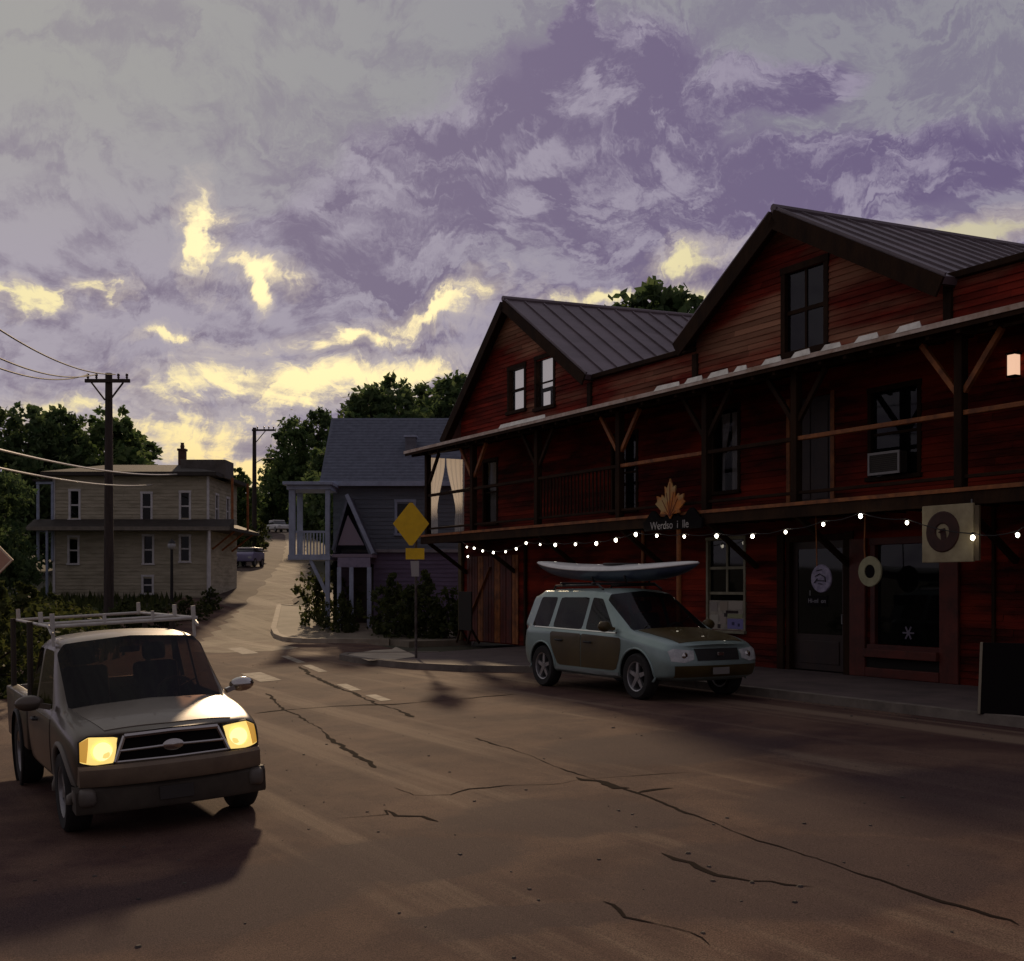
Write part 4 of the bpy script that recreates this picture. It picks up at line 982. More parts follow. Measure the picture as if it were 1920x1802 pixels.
# ------------------------------------------------------------------ grey two-storey house on the left
LY = 56.0
def lz(py, Y=LY): return CAMH + (HY - py) * Y / FOC
gx0, gx1 = P(100, 0, LY).x, P(392, 0, LY).x; gb = 1.0
GH = thing('grey_house', 'weathered grey two-storey house with white window frames and flat dark roof, left of the road', 'house', (gx0, LY, gb))
W = gx1 - gx0; D = 5.6; ze = lz(893) - gb; zt = lz(868) - gb
cs = lambda px: P(px, 0, LY).x - gx0
zz = lambda py: lz(py) - gb
wins = [(140, 921, 973), (275, 926, 975), (347, 924, 974), (138, 1008, 1056), (278, 1006, 1056), (347, 1006, 1052)]
H_ = []
for px, a, b in wins: c = cs(px); H_.append((c - .19, c + .19, zz(b), zz(a)))
H_.append((cs(277) - .2, cs(277) + .2, zz(1112), zz(1082)))
w = MB(); siding(w, [(0, 0), (W, 0), (W, ze), (0, ze)], H_, 0, .17); w.build('front_wall', grey_house, GH)
w = MB(); siding(w, [(0, 0), (D, 0), (D, ze), (0, ze)], [(1.2, 1.7, zz(975), zz(925)), (3.4, 3.9, zz(975), zz(925))], -W, .17, Matrix.Rotation(R(90), 4, 'Z')); w.build('side_wall', grey_house, GH)
MB().box(.02, W - .3, .35, D, 0, ze).build('inner_wall', dark_in, GH)
w = MB(); siding(w, [(-D, 0), (0, 0), (0, ze), (-D, ze)], [], 0, .17, Matrix.Rotation(R(-90), 4, 'Z')); w.build('side_wall', grey_house, GH)
for a, b, c, d in H_: window(GH, a, b, c, d, 0, white_p, pane_dark, 1, 2, .10, backm=dark_in, mull=.05)
for a, b in ((1.2, 1.7), (3.4, 3.9)):
    window(GH, a, b, zz(975), zz(925), -W, white_p, pane_dark, 1, 2, .10, T=Matrix.Rotation(R(90), 4, 'Z'), mull=.05, backm=dark_in)
rf = MB(); e = .45
rf.add([(-e, -e, ze), (W + e, -e, ze), (W + e, D + e, ze), (-e, D + e, ze), (-e, -e, ze + .18), (W + e, -e, ze + .18), (W + e, D + e, ze + .18), (-e, D + e, ze + .18)], [(3, 2, 1, 0), (0, 1, 5, 4), (1, 2, 6, 5), (2, 3, 7, 6), (3, 0, 4, 7)])
i_ = 1.9
rf.add([(-e, -e, ze + .181), (W + e, -e, ze + .181), (W + e, D + e, ze + .181), (-e, D + e, ze + .181), (i_, i_, zt + .1), (W - i_, i_, zt + .1), (W - i_, D - i_, zt + .1), (i_, D - i_, zt + .1)], [(4, 5, 6, 7), (0, 1, 5, 4), (1, 2, 6, 5), (2, 3, 7, 6), (3, 0, 4, 7)])
ro = rf.build('roof', dark_roof, GH)
MB().box(cs(328), cs(414), .9, 2.6, ze, lz(862, 57) - gb, bev=.02).build('roof_monitor', mat('roof_monitor_grey', (.13, .115, .10), .8, (.085, .072, .06), 3, 7), ro)
ch = MB(); cx_ = cs(318); ch.box(cx_ - .17, cx_ + .17, 2.0, 2.34, zt - .3, lz(845, 58) - gb, bev=.015); ch.box(cx_ - .21, cx_ + .21, 1.96, 2.38, lz(845, 58) - gb, lz(841, 58) - gb, bev=.01)
cho = ch.build('chimney', brick_m, ro); MB().lathe([(.09, 0), (.11, .12), (.08, .26), (.1, .3), (0, .3)], 10, 0, Tm((cx_, 2.17, lz(841, 58) - gb))).build('chimney_pot', brick_m, cho)
MB().box(-.02, .1, -.04, -.024, 0, ze).build('corner_board', white_p, GH); MB().box(W - .1, W + .02, -.04, -.024, 0, ze).build('corner_board', white_p, GH)
zb_ = zz(990)
pr = MB(); pr.add([(-.9, -1.0, zb_), (W + 1.2, -1.0, zb_), (W + 1.2, -.03, zb_ + .42), (-.9, -.03, zb_ + .42), (-.9, -1.0, zb_ - .14), (W + 1.2, -1.0, zb_ - .14), (W + 1.2, -.03, zb_ - .14), (-.9, -.03, zb_ - .14)], [(0, 1, 2, 3), (7, 6, 5, 4), (4, 5, 1, 0), (5, 6, 2, 1), (7, 4, 0, 3)])
pr.add([(W + .03, -.02, zb_ + .42), (W + 1.2, -1.0, zb_), (W + 1.2, D, zb_), (W + .03, D, zb_ + .42)], [(0, 1, 2, 3)])
pr.box(W + .03, W + 1.2, -.02, D, zb_ - .14, zb_ - .005)
pr.build('skirt_roof', dark_roof, GH)
MB().box(-.92, W + 1.22, -1.03, -1.003, zb_ - .16, zb_ + .02).build('eave_trim', mat('dull_trim', (.24, .21, .17), .7, (.15, .13, .1), 4, 6), GH)
for px in (102, 218, 402): x = cs(px); MB().box(x - .05, x + .05, -.95, -.85, 0, zb_ - .14, bev=.01).build('porch_post', white_p if px > 110 else greywhite, GH)
# two-storey side porch on the left end
f = MB(); xl_ = cs(72)
for z0, z1 in ((zz(965), zz(908)), (zz(1040), zz(998))):
    f = MB(); f.box(xl_ - .06, xl_ + .06, -.1, .02, z0 - .25, z1, bev=.01); f.build('porch_post', greywhite, GH)
    f = MB(); f.box(-.08, .04, -.1, -.045, z0 - .3, z1, bev=.01); f.build('porch_post', greywhite, GH)
    MB().box(xl_ - .07, .05, -.13, -.041, z1, z1 + .12, bev=.01).build('porch_beam', greywhite, GH)
MB().box(xl_ - .1, -.02, -.1, 2.0, zz(985), zz(980)).build('porch_floor', brown, GH)
MB().box(xl_ - .2, -.02, -.2, 2.2, zz(903), zz(899)).build('porch_roof', dark_roof, GH)
for yy in (.5, 2.4, 4.4): MB().bar((W + 1.1, yy, zb_ - .14), (W + .03, yy, zb_ - 1.0), .08, .08).build('bracket', orange_t, GH)
for yy in (.2, 3.5): MB().box(W + 1.0, W + 1.1, yy, yy + .1, zb_ + .0, ze - .05).build('porch_post', orange_t, GH)
# ------------------------------------------------------------------ blue-grey house in the middle
MY = 44.0; mz0 = .25
mx = lambda px: P(px, 0, MY).x
BH = thing('blue_grey_house', 'blue-grey house with slate roof, white balcony porch and violet ground floor', 'house', (mx(625), MY, mz0))
ox = mx(625); cm_ = lambda px: mx(px) - ox; mz = lambda py: CAMH + (HY - py) * MY / FOC - mz0
W = cm_(880) + 1.2; D = 8.0; zm, ze = mz(1033), mz(905)
w = MB(); siding(w, [(0, zm), (W, zm), (W, ze), (0, ze)], [(cm_(745), cm_(775), mz(1000), mz(942))], 0, .16); w.build('upper_wall', blue_house, BH)
w = MB(); siding(w, [(cm_(638), 0), (W, 0), (W, zm), (cm_(638), zm)], [(cm_(660), cm_(700), 0, mz(1062))], .1, .16); w.build('lower_wall', purple_house, BH)
MB().box(.03, W - .03, .5, D, 0, ze).build('inner_wall', dark_in, BH)
w = MB(); siding(w, [(-D, 0), (0, 0), (0, ze), (-D, ze)], [], 0, .16, Matrix.Rotation(R(-90), 4, 'Z')); w.build('side_wall', blue_house, BH)
MB().box(0, W, -.05, .12, zm - .06, zm + .06, bev=.01).build('storey_band', mat('dull_white_band', (.30, .29, .30), .7, (.2, .19, .2), 4, 6), BH)
rf = MB(); rd = 3.2; zr = CAMH + (HY - 784) * (MY + rd) / FOC - mz0; x0r = cm_(603)
rf.add([(x0r, -.45, ze), (W + .4, -.45, ze), (W + .4, rd, zr), (x0r - .12, rd, zr), (x0r, -.45, ze - .12), (W + .4, -.45, ze - .12), (W + .4, rd, zr - .12), (x0r - .12, rd, zr - .12), (W + .4, 2 * rd + .4, ze), (x0r, 2 * rd + .4, ze)],
       [(0, 1, 2, 3), (7, 6, 5, 4), (4, 5, 1, 0), (0, 3, 7, 4), (1, 5, 6, 2), (3, 2, 8, 9)])
ro = rf.build('roof', slate_roof, BH)
MB().box(x0r - .02, W + .4, -.50, -.453, ze - .16, ze + .02).build('eave_trim', greywhite, BH)
# shingle courses
cr = MB()
n_ = 22
for i in range(1, n_):
    t = i / n_; yy = -.45 + (rd + .45) * t; z = ze + (zr - ze) * t
    cr.add([(x0r + .0, yy - .03, z - .035), (W + .39, yy - .03, z - .035), (W + .39, yy + .005, z + .03), (x0r + .0, yy + .005, z + .03)], [(0, 1, 2, 3)])
cr.build('shingle_courses', slate_roof, ro)
xs_ = cm_(765); t = .42; yy = -.45 + (rd + .45) * t; z = ze + (zr - ze) * t
sk = MB().box(xs_ - .2, xs_ + .2, yy - .1, yy + .5, z - .1, z + .62, bev=.015).build('chimney', mat('pale_blue_chimney', (.17, .18, .21), .7, (.11, .115, .135), 4, 6), ro)
MB().box(xs_ - .25, xs_ + .25, yy - .15, yy + .55, z + .62, z + .70, bev=.01).build('chimney_cap', greywhite, sk)
window(BH, cm_(745), cm_(775), mz(1000), mz(942), 0, greywhite, pane_dark, 1, 2, .1, backm=dark_in)
# white balcony porch on the left
pf, pt_ = mz(1042), mz(925); pl, prr = cm_(563), cm_(627)
for x in (pl, prr):
    for yy in (-1.6, 0 if x < 0 else -.03): MB().box(x - .11 if x == pl else x - .08, x + .11 if x == pl else x + .08, yy - .09, yy + .09 if yy < -1 else yy - .04, pf, pt_, bev=.012).build('porch_post', greywhite, BH) if not (yy > -1 and x > pl) else None
MB().box(pl - .18, prr + .12, -1.75, .0, pt_, pt_ + .16, bev=.012).build('porch_beam', greywhite, BH)
MB().box(pl - .3, prr + .2, -1.9, .1, pt_ + .163, pt_ + .28, bev=.012).build('porch_roof', greywhite, BH)
MB().box(pl - .14, prr + .1, -1.72, .0, pf - .2, pf, bev=.012).build('porch_floor', greywhite, BH)
MB().box(pl + .12, prr - .09, -1.64, -1.58, mz(1003), mz(999), bev=.008).build('railing', greywhite, BH)
for i in range(9): x = pl + .2 + i * (prr - pl - .35) / 8; MB().box(x - .022, x + .022, -1.63, -1.59, pf, mz(1003)).build('baluster', greywhite, BH)
MB().box(prr - .08, prr + .08, -1.68, -1.52, 0, pf - .2, bev=.012).build('porch_post', greywhite, BH)
MB().bar((cm_(596), -1.6, pf - .2), (prr - .06, -1.6, mz(1110)), .14, .12).build('brace', greywhite, BH)
# pointed entrance porch
za = mz(935); zp = mz(1040); xa = cm_(662); xR = cm_(705); xL = cm_(640); py_ = -1.6
MB().prism([(xL + .1, zp + .3), (xR - .25, zp + .3), (xa + .02, mz(970))], py_ + .06, py_ + .1).build('porch_gable', mat('mauve_gable', (.25, .21, .26), .8), BH)
er = MB(); er.add([(xa, py_, za), (xR + .06, py_, zp), (xR + .06, .0, zp), (xa, .0, za), (xa, py_, za - .12), (xR - .05, py_, zp - .1), (xR - .05, 0, zp - .1), (xa, 0, za - .12)], [(0, 1, 2, 3), (7, 6, 5, 4), (4, 5, 1, 0), (5, 6, 2, 1)])
er.add([(xa, py_, za), (xL - .1, py_, zp + .12), (xL - .1, 0, zp + .12), (xa, 0, za), (xa, py_, za - .12), (xL, py_, zp + .05), (xL, 0, zp + .05), (xa, 0, za - .12)], [(3, 2, 1, 0), (4, 5, 6, 7), (0, 1, 5, 4), (1, 2, 6, 5)])
er.build('porch_roof', slate_roof, BH)
MB().bar((xa - .02, py_ - .03, za + .03), (xR + .08, py_ - .03, zp), .06, .13).build('gable_trim', greywhite, BH)
MB().bar((xa + .02, py_ - .031, za - .1), (xL - .08, py_ - .031, zp + .12), .05, .09).build('gable_trim', slate_roof, BH)
MB().box(xL - .1, xR + .05, py_ - .02, -.06, zp - .14, zp - .02, bev=.01).build('porch_ceiling', mat('mauve_gable', (0, 0, 0)), BH)
MB().box(xL + .1, xR - .02, py_ - .04, py_ + .08, zp - .5, zp - .15, bev=.01).build('porch_lintel', mat('lavender_trim', (.27, .24, .33), .7, (.19, .17, .24), 4, 6), BH)
for px in (648, 670, 702): x = cm_(px); MB().box(x - .075, x + .075, py_ - .06, py_ + .08, .05, zp - .5, bev=.012).build('porch_post', greywhite, BH)
d = MB().box(cm_(660), cm_(700), .15, .2, 0, mz(1062)).build('door', dk_door, BH); MB().lathe([(0, 0), (.035, .01), (.03, .04), (0, .05)], 10, 0, Tm((cm_(695), .15, 1.0), rx=R(90))).build('handle', steel, d)
st = MB()
for i in range(3): st.box(cm_(640), cm_(715), -2.6 + i * .32, -.05, -.25 + i * .1, -.15 + i * .1 - .003 * i)
st.build('steps', pave_pale, BH)
# ------------------------------------------------------------------ poles, wires, lamp, signs
def upole(name, label, px, pytop, Y, arm, lamp=False, group=None, one=False):
    p = P(px, pytop, Y); z0 = gz(p.x, Y) - .1; h = p.z - z0
    t = thing(name, label, 'utility pole', (p.x, Y, z0), 0, group)
    MB().tube([(0, 0, 0), (0, 0, h * .5), (0, 0, h)], [.20, .17, .135], 12).build('pole', pole_wood, t, smooth='auto')
    a0, a1 = (-.15, 1.55) if one else (-arm, arm)
    za = h - .32 if not one else h - .2
    c = MB().box(a0, a1, -.21, -.1, za - .07, za + .07, bev=.012).build('crossarm', pole_wood, t)
    if one: MB().bar((.85, -.16, za - .06), (.1, -.14, za - .95), .06, .05).build('arm_brace', pole_wood, t)
    else:
        for sg in (-1, 1): MB().bar((sg * .62, -.16, za - .07), (sg * .1, -.15, za - .75), .05, .06).build('arm_brace', pole_wood, t)
    xs_ = (a0 + .12, a0 + .45, a1 - .45, a1 - .12) if not one else (.25, .75, 1.1, 1.45)
    for x in xs_: MB().lathe([(.02, 0), (.055, .05), (.035, .1), (.06, .13), (.05, .2), (0, .22)], 10, 0, Tm((x, -.155, za + .07))).build('insulator', mat('brown_insulator', (.08, .05, .045), .4), t, smooth='auto')
    if lamp:
        zl = h - 2.3
        MB().tube([(.1, 0, zl - .3), (.6, 0, zl), (1.25, 0, zl + .02)], .035, 7).build('lamp_arm', steel, t)
        MB().lathe([(0, .1), (.1, .08), (.16, 0), (.12, -.05), (0, -.06)], 12, 0, Tm((1.35, 0, zl))).build('lamp_head', steel, t, smooth='auto')
    return t, z0, h, za
up1, z1, h1, a1_ = upole('utility_pole', 'tall utility pole with a wide crossarm in front of the grey house', 204, 700, 46, .88)
up2, z2, h2, a2_ = upole('utility_pole', 'smaller utility pole with a one-sided arm and street light beside the hill road', 477, 802, 87, .9, True, None, True)
# tall pole's neighbour outside the left of the frame, so the wires have an end
nx0 = P(-190, 0, 22).x; nz0 = gz(nx0, 22) - .1
np_ = thing('utility_pole', 'utility pole just outside the left edge of the photo, holding the wires', 'utility pole', (nx0, 22, nz0))
MB().tube([(0, 0, 0), (0, 0, 8.9)], [.2, .14], 12).build('pole', pole_wood, np_); MB().box(-.9, .9, -.2, -.1, 8.2, 8.36, bev=.01).build('crossarm', pole_wood, np_)
def wire(label, a, b, sag, r, m, group):
    a, b = Vector(a), Vector(b); pts = []
    for i in range(33):
        t = i / 32; q = a + (b - a) * t; q.z -= sag * 4 * t * (1 - t); pts.append(q)
    o = MB().tube(pts, r, 6).build('overhead_wire', m); o.location = (0, 0, 0); return tag(o, label, 'wire', group)
px1 = up1.location.x; gw = 'dark wires from the tall pole'
zA = z1 + a1_ + .25
for k_, (dx, py, sag, lb) in enumerate(((-.76, 593, .6, 'lowest dark wire running from the tall pole off the left edge'), (-.43, 560, .6, 'middle dark wire running from the tall pole off the left edge'), (.3, 473, .6, 'topmost dark wire curving down to the tall pole'))):
    e = P(-190, py, 22); wire(lb, (px1 + dx, 45.85, zA), (e.x, 21.85, e.z), sag, .022, wire_m, gw)
for k_, (pa, pb, sag, lb, Yb) in enumerate((((-190, 792), (332, 889), .34, 'upper bright cable sagging to the grey house roof', 55.5), ((-190, 832), (286, 909), .30, 'lower bright cable sagging to the grey house wall', 55.7))):
    e = P(*pa, 22); wire(lb, e, P(*pb, Yb), sag, .03, pale_wire, 'bright cables to the grey house')
# post-top lamp by the grey house
lx_ = P(322, 0, 48); l0 = gz(lx_.x, 48)
sl_ = thing('street_lamp', 'black post-top street lamp with a pale globe before the grey house', 'street lamp', (lx_.x, 48, l0)); hl = lz(1030, 48) - l0
MB().tube([(0, 0, 0), (0, 0, .5), (0, 0, hl)], [.11, .07, .055], 10).build('post', wire_m, sl_)
MB().lathe([(.05, hl), (.14, hl + .05), (.17, hl + .17), (.12, hl + .28), (0, hl + .32)], 14).build('globe', mat('pale_globe', (.45, .46, .46), .3), sl_, smooth=True)
MB().lathe([(.18, hl + .26), (.05, hl + .38), (0, hl + .45)], 12).build('finial', wire_m, sl_)
# yellow warning sign
ws = thing('warning_sign', 'blank yellow diamond warning sign with a small plate on a post at the kerb corner', 'road sign', (*G(780, 1243), gz(*G(780, 1243)) + .12)); WY = ws.location.y; wz = ws.location.z
yel = mat('sign_yellow', (.92, .58, .015), .55, (.80, .49, .015), 6, 6)
hz = lambda py: CAMH + (HY - py) * WY / FOC - wz
sxp = lambda px: P(px, 0, WY).x - ws.location.x
MB().tube([(0, 0, 0), (0, 0, hz(960))], .032, 8).build('post', mat('rusty_post', (.14, .12, .11), .6, (.05, .035, .03), 3, 7, lo=.42, hi=.58, metal=.3), ws)
def plate(poly, y, m, name, T=None, r=.0): return MB().prism(poly, y, y + .012, 0, T).build(name, m, ws)
plate([(sxp(737), hz(982)), (sxp(768), hz(1023)), (sxp(774), hz(1023)), (sxp(805), hz(982)), (sxp(774), hz(943)), (sxp(768), hz(943))], -.06, yel, 'diamond_plate')
plate([(sxp(761), hz(1049)), (sxp(796), hz(1049)), (sxp(796), hz(1028)), (sxp(761), hz(1028))], -.058, yel, 'small_plate')
plate([(sxp(772), hz(1081)), (sxp(786), hz(1081)), (sxp(786), hz(1052)), (sxp(770), hz(1052))], -.056, mat('dull_white_plate', (.40, .38, .36), .6), 'white_plate')
# cut-off sign at the left edge
e = P(26, 1050, 13.0); s0 = .46
os_ = thing('warning_sign', 'faded orange diamond sign cut off by the left edge of the photo', 'road sign', (e.x - s0, 13.0, gz(e.x - s0, 13)))
zc = e.z - os_.location.z
MB().tube([(0, .03, 0), (0, .03, zc + .3)], .03, 8).build('post', steel, os_)
MB().prism([(-s0, zc), (0, zc - s0), (s0, zc), (0, zc + s0)], -.014, 0).build('diamond_plate', mat('faded_orange', (.62, .36, .24), .6, (.48, .27, .18), 4, 6), os_)
b = MB(); q = s0 - .03; r_ = s0 - .005
for a0, a1 in (((-1, 0), (0, -1)), ((0, -1), (1, 0)), ((1, 0), (0, 1)), ((0, 1), (-1, 0))):
    b.add([(a0[0] * r_, -.017, zc + a0[1] * r_), (a1[0] * r_, -.017, zc + a1[1] * r_), (a1[0] * q, -.017, zc + a1[1] * q), (a0[0] * q, -.017, zc + a0[1] * q)], [(0, 1, 2, 3)])
b.build('border', mat('pale_border', (.80, .64, .45), .6), os_)
# ------------------------------------------------------------------ vehicles
def car_body(cols, glass_faces, wheels, arch_r, half_w, mats_n, creases={2: .5, 4: .25, 5: .45, 6: .3, 7: .25}, lev=3):
    """cols: list of 9-point half sections from rear to front; glass_faces: {(col,row): material index}; mirrored in y"""
    bm = bmesh.new(); nR = 9; cr = bm.edges.layers.float.new('crease_edge')
    L_, R_ = [], []
    for col in cols:
        l = [bm.verts.new(p) for p in col]; r = [l[i] if abs(col[i][1]) < 1e-6 else bm.verts.new((col[i][0], -col[i][1], col[i][2])) for i in range(nR)]
        L_.append(l); R_.append(r)
    def face(vs, mi):
        u = []
        for v in vs:
            if v not in u: u.append(v)
        f = bm.faces.new(u); f.material_index = mi; f.smooth = True; return f
    for c in range(len(cols) - 1):
        for k in range(nR - 1):
            mi = glass_faces.get((c, k), 0)
            face([L_[c][k], L_[c + 1][k], L_[c + 1][k + 1], L_[c][k + 1]], mi)
            face([R_[c][k], R_[c][k + 1], R_[c + 1][k + 1], R_[c + 1][k]], glass_faces.get((c, k, 'r'), mi))
    for c, sg, bulge in ((0, -1, .06), (len(cols) - 1, 1, .05)):
        l, r = L_[c], R_[c]
        mid = {1: l[0], 8: l[8]}
        for k in range(2, 8): mid[k] = bm.verts.new((cols[c][k][0] + sg * bulge, 0, cols[c][k][2] + (.0 if k < 6 else .03)))
        for k in range(1, 7 + 1):
            mi = glass_faces.get(('cap', c, k), 0)
            a = [l[k], l[k + 1], mid[k + 1], mid[k]]; b = [r[k], mid[k], mid[k + 1], r[k + 1]]
            face(a, mi); face(b, mi)
    for c in range(len(cols) - 1):                  # feature lines along the body
        for S in (L_, R_):
            for k, v in creases.items():
                e = bm.edges.get((S[c][k], S[c + 1][k]))
                if e: e[cr] = v
    bmesh.ops.recalc_face_normals(bm, faces=bm.faces[:])
    vc = bm.verts.layers.float.new('crease_vert')
    for v in bm.verts:
        ks = [f.material_index for f in v.link_faces]
        if any(ks) and not all(ks): v[vc] = .55
    for e in bm.edges:
        ms = {f.material_index for f in e.link_faces}
        if len(ms) > 1: e[cr] = 1.0
    me = bpy.data.meshes.new('shape'); bm.to_mesh(me); bm.free()
    for i in range(mats_n + 1): me.materials.append(None)
    o = bpy.data.objects.new('shape', me); C.objects.link(o)
    s = o.modifiers.new('s', 'SUBSURF'); s.levels = s.render_levels = lev
    cut = []
    for (wx, wz) in wheels:
        cb = MB(); pr = [(0, -.55), (arch_r, -.55), (arch_r, .55), (0, .55)]
        for sg in (1, -1):
            T = Tm((wx, sg * (half_w - .26 + .55), wz), rx=R(90))
            bm2 = bmesh.new(); bmesh.ops.create_cone(bm2, cap_ends=True, segments=40, radius1=arch_r, radius2=arch_r, depth=1.1, matrix=T)
            for f in bm2.faces: f.material_index = mats_n
            cm2 = bpy.data.meshes.new('cut'); bm2.to_mesh(cm2); bm2.free()
            for i in range(mats_n + 1): cm2.materials.append(None)
            co = bpy.data.objects.new('cut', cm2); C.objects.link(co); cut.append(co)
            b = o.modifiers.new('b', 'BOOLEAN'); b.object = co; b.operation = 'DIFFERENCE'; b.solver = 'EXACT'
    dg = bpy.context.evaluated_depsgraph_get(); ev = bpy.data.meshes.new_from_object(o.evaluated_get(dg))
    for x in cut + [o]: bpy.data.objects.remove(x)
    ev.polygons.foreach_set('use_smooth', [True] * len(ev.polygons))
    return ev
def split_mesh(ev, idx, name, m, parent, pred=None):
    bm = bmesh.new(); bm.from_mesh(ev)
    kill = [f for f in bm.faces if f.material_index not in idx or (pred and not pred(f.calc_center_median()))]
    bmesh.ops.delete(bm, geom=kill, context='FACES'); me = bpy.data.meshes.new(name)
    for f in bm.faces: f.smooth = True
    bm.to_mesh(me); bm.free(); me.materials.clear(); me.materials.append(m)
    me.polygons.foreach_set('material_index', [0] * len(me.polygons))
    try: me.set_sharp_from_angle(angle=R(42))
    except Exception: pass
    o = bpy.data.objects.new(name, me); C.objects.link(o); o.parent = parent; return o
def bvh_of(ev):
    return BVHTree.FromPolygons([v.co[:] for v in ev.vertices], [list(p.vertices) for p in ev.polygons])
def decal(bv, poly, axis, off, m, name, parent, cell=.05, drop=.02, smooth=True):
    """polygon drawn on the side (axis 'y+', 'y-': x,z), front ('x+': y,z), top ('z+': x,y) and laid on the body"""
    bm = poly_bm(poly, cell)
    for v in bm.verts:
        a, b = v.co.x, v.co.y
        if axis[0] == 'y': sg = 1 if axis[1] == '+' else -1; o_ = Vector((a, sg * 3, b)); d = Vector((0, -sg, 0))
        elif axis[0] == 'x': sg = 1 if axis[1] == '+' else -1; o_ = Vector((sg * 5, a, b)); d = Vector((-sg, 0, 0))
        else: o_ = Vector((a, b, 4)); d = Vector((0, 0, -1))
        h = bv.ray_cast(o_, d)
        if h[0] is None: q = bv.find_nearest(o_ + d * (3 if axis[0] != 'x' else 3)); p = q[0]
        else: p = h[0]
        v.co = p - d * off
    dd = {'y+': (0, -1, 0), 'y-': (0, 1, 0), 'x+': (-1, 0, 0), 'x-': (1, 0, 0), 'z+': (0, 0, -1)}[axis]
    skirt(bm, Vector(dd) * (drop + off)); bmesh.ops.recalc_face_normals(bm, faces=bm.faces[:])
    o = MB().bm(bm).build(name, m, parent, smooth='auto'); return o
tyre_m = mat('tyre_rubber', (.018, .017, .016), .85, (.028, .025, .022), 8, 5)
rim_m = mat('alloy_rim', (.42, .42, .42), .35, (.30, .29, .28), 6, 4, metal=.7)
well_m = mat('wheel_well_black', (.008, .007, .006), .95)
seat_m = mat('seat_cloth', (.05, .042, .04), .9, (.03, .026, .025), 8, 5)
black_pl = mat('black_plastic', (.016, .015, .014), .55)
chrome = mat('chrome', (.60, .58, .54), .18, metal=1.0)
cglass = glass('vehicle_glass', (.50, .46, .44), .62, .02)
headl = mat('clear_headlight', (.55, .56, .54), .15, (.35, .36, .36), 9, 3, coat=.6)
WPROTO = {}
def wheel(parent, x, y, z, r, w, spokes=5, kind='s'):
    key = (kind, r)
    root = None
    if key not in WPROTO:
        T = Matrix.Rotation(R(90), 4, 'X')
        t = MB(); t.lathe([(r * .64, -w / 2 + .01), (r * .9, -w / 2), (r * .97, -w / 2 + .02), (r, -w / 2 + .05), (r, w / 2 - .05), (r * .97, w / 2 - .02), (r * .9, w / 2), (r * .64, w / 2 - .01), (r * .64, -w / 2 + .01)], 36, 0, T)
        tm = t.build('tyre', tyre_m, smooth='auto')
        k = MB(); k.lathe([(r * .66, w / 2 - .012), (r * .60, w / 2 - .02), (r * .57, w / 2 - .07), (r * .56, -w / 2 + .02), (r * .66, -w / 2 + .015)], 36, 0, T)
        k.lathe([(0, w / 2 - .03), (r * .16, w / 2 - .03), (r * .18, w / 2 - .06), (r * .18, w / 2 - .1)], 16, 0, T)
        for i in range(spokes):
            a = 2 * math.pi * i / spokes + .3
            ca, sa = math.cos(a), math.sin(a)
            pts = [(r * .12, .11), (r * .60, .06)]
            vs = []
            for rr_, hw in ((r * .12, r * .10), (r * .60, r * .075)):
                for sgn in (-1, 1):
                    for d_ in (w / 2 - .04, w / 2 - .075): vs.append((ca * rr_ - sa * hw * sgn, sa * rr_ + ca * hw * sgn, d_))
            k.add(vs, [(0, 1, 3, 2), (4, 6, 7, 5), (0, 4, 5, 1), (2, 3, 7, 6), (0, 2, 6, 4), (1, 5, 7, 3)], 0, T)
        km = k.build('rim', rim_m, smooth='auto')
        dd = MB(); dd.lathe([(0, -w / 2 + .04), (r * .56, -w / 2 + .04)], 30, 0, T); dm = dd.build('brake_disc', well_m)
        WPROTO[key] = [tm, km, dm]
        for o_ in WPROTO[key]: C.objects.unlink(o_)
    wb = bpy.data.objects.new('wheel', None); C.objects.link(wb); wb.parent = parent; wb.location = (x, y, z)
    # local +y of the lathe after rx=90 is -z..: outer face looks to -y; turn for the left side
    if y > 0: wb.rotation_euler = (0, 0, R(180))
    for o_ in WPROTO[key]: c = o_.copy(); C.objects.link(c); c.parent = wb
    return wb
def seats(parent, xs, y, z, m=None):
    for x in xs:
        for sg in (-1, 1):
            s = MB(); s.box(x - .25, x + .27, sg * y - .24, sg * y + .24, z - .15, z, bev=.05)
            T = Tm((x - .24, sg * y, z - .02), ry=R(-14)); s.box(-.07, .07, -.23, .23, 0, .55, 0, T, .05); s.box(-.05, .05, -.12, .12, .57, .75, 0, T, .04)
            s.build('seat', seat_m, parent, smooth='auto')
def steering(parent, x, y, z):
    s = MB(); T = Tm((x, y, z), ry=R(-62)); pts = [(.185 * math.cos(a), .185 * math.sin(a), 0) for a in [i * math.pi / 14 for i in range(29)]]
    s.tube(pts, .016, 7, 0, False, T); s.tube([(-.18, 0, 0), (.18, 0, 0)], .014, 6, 0, True, T); s.tube([(0, 0, 0), (0, 0, -.3)], .02, 6, 0, True, T)
    s.build('steering_wheel', mat('grey_wheel_rim', (.12, .11, .11), .5), parent, smooth='auto')
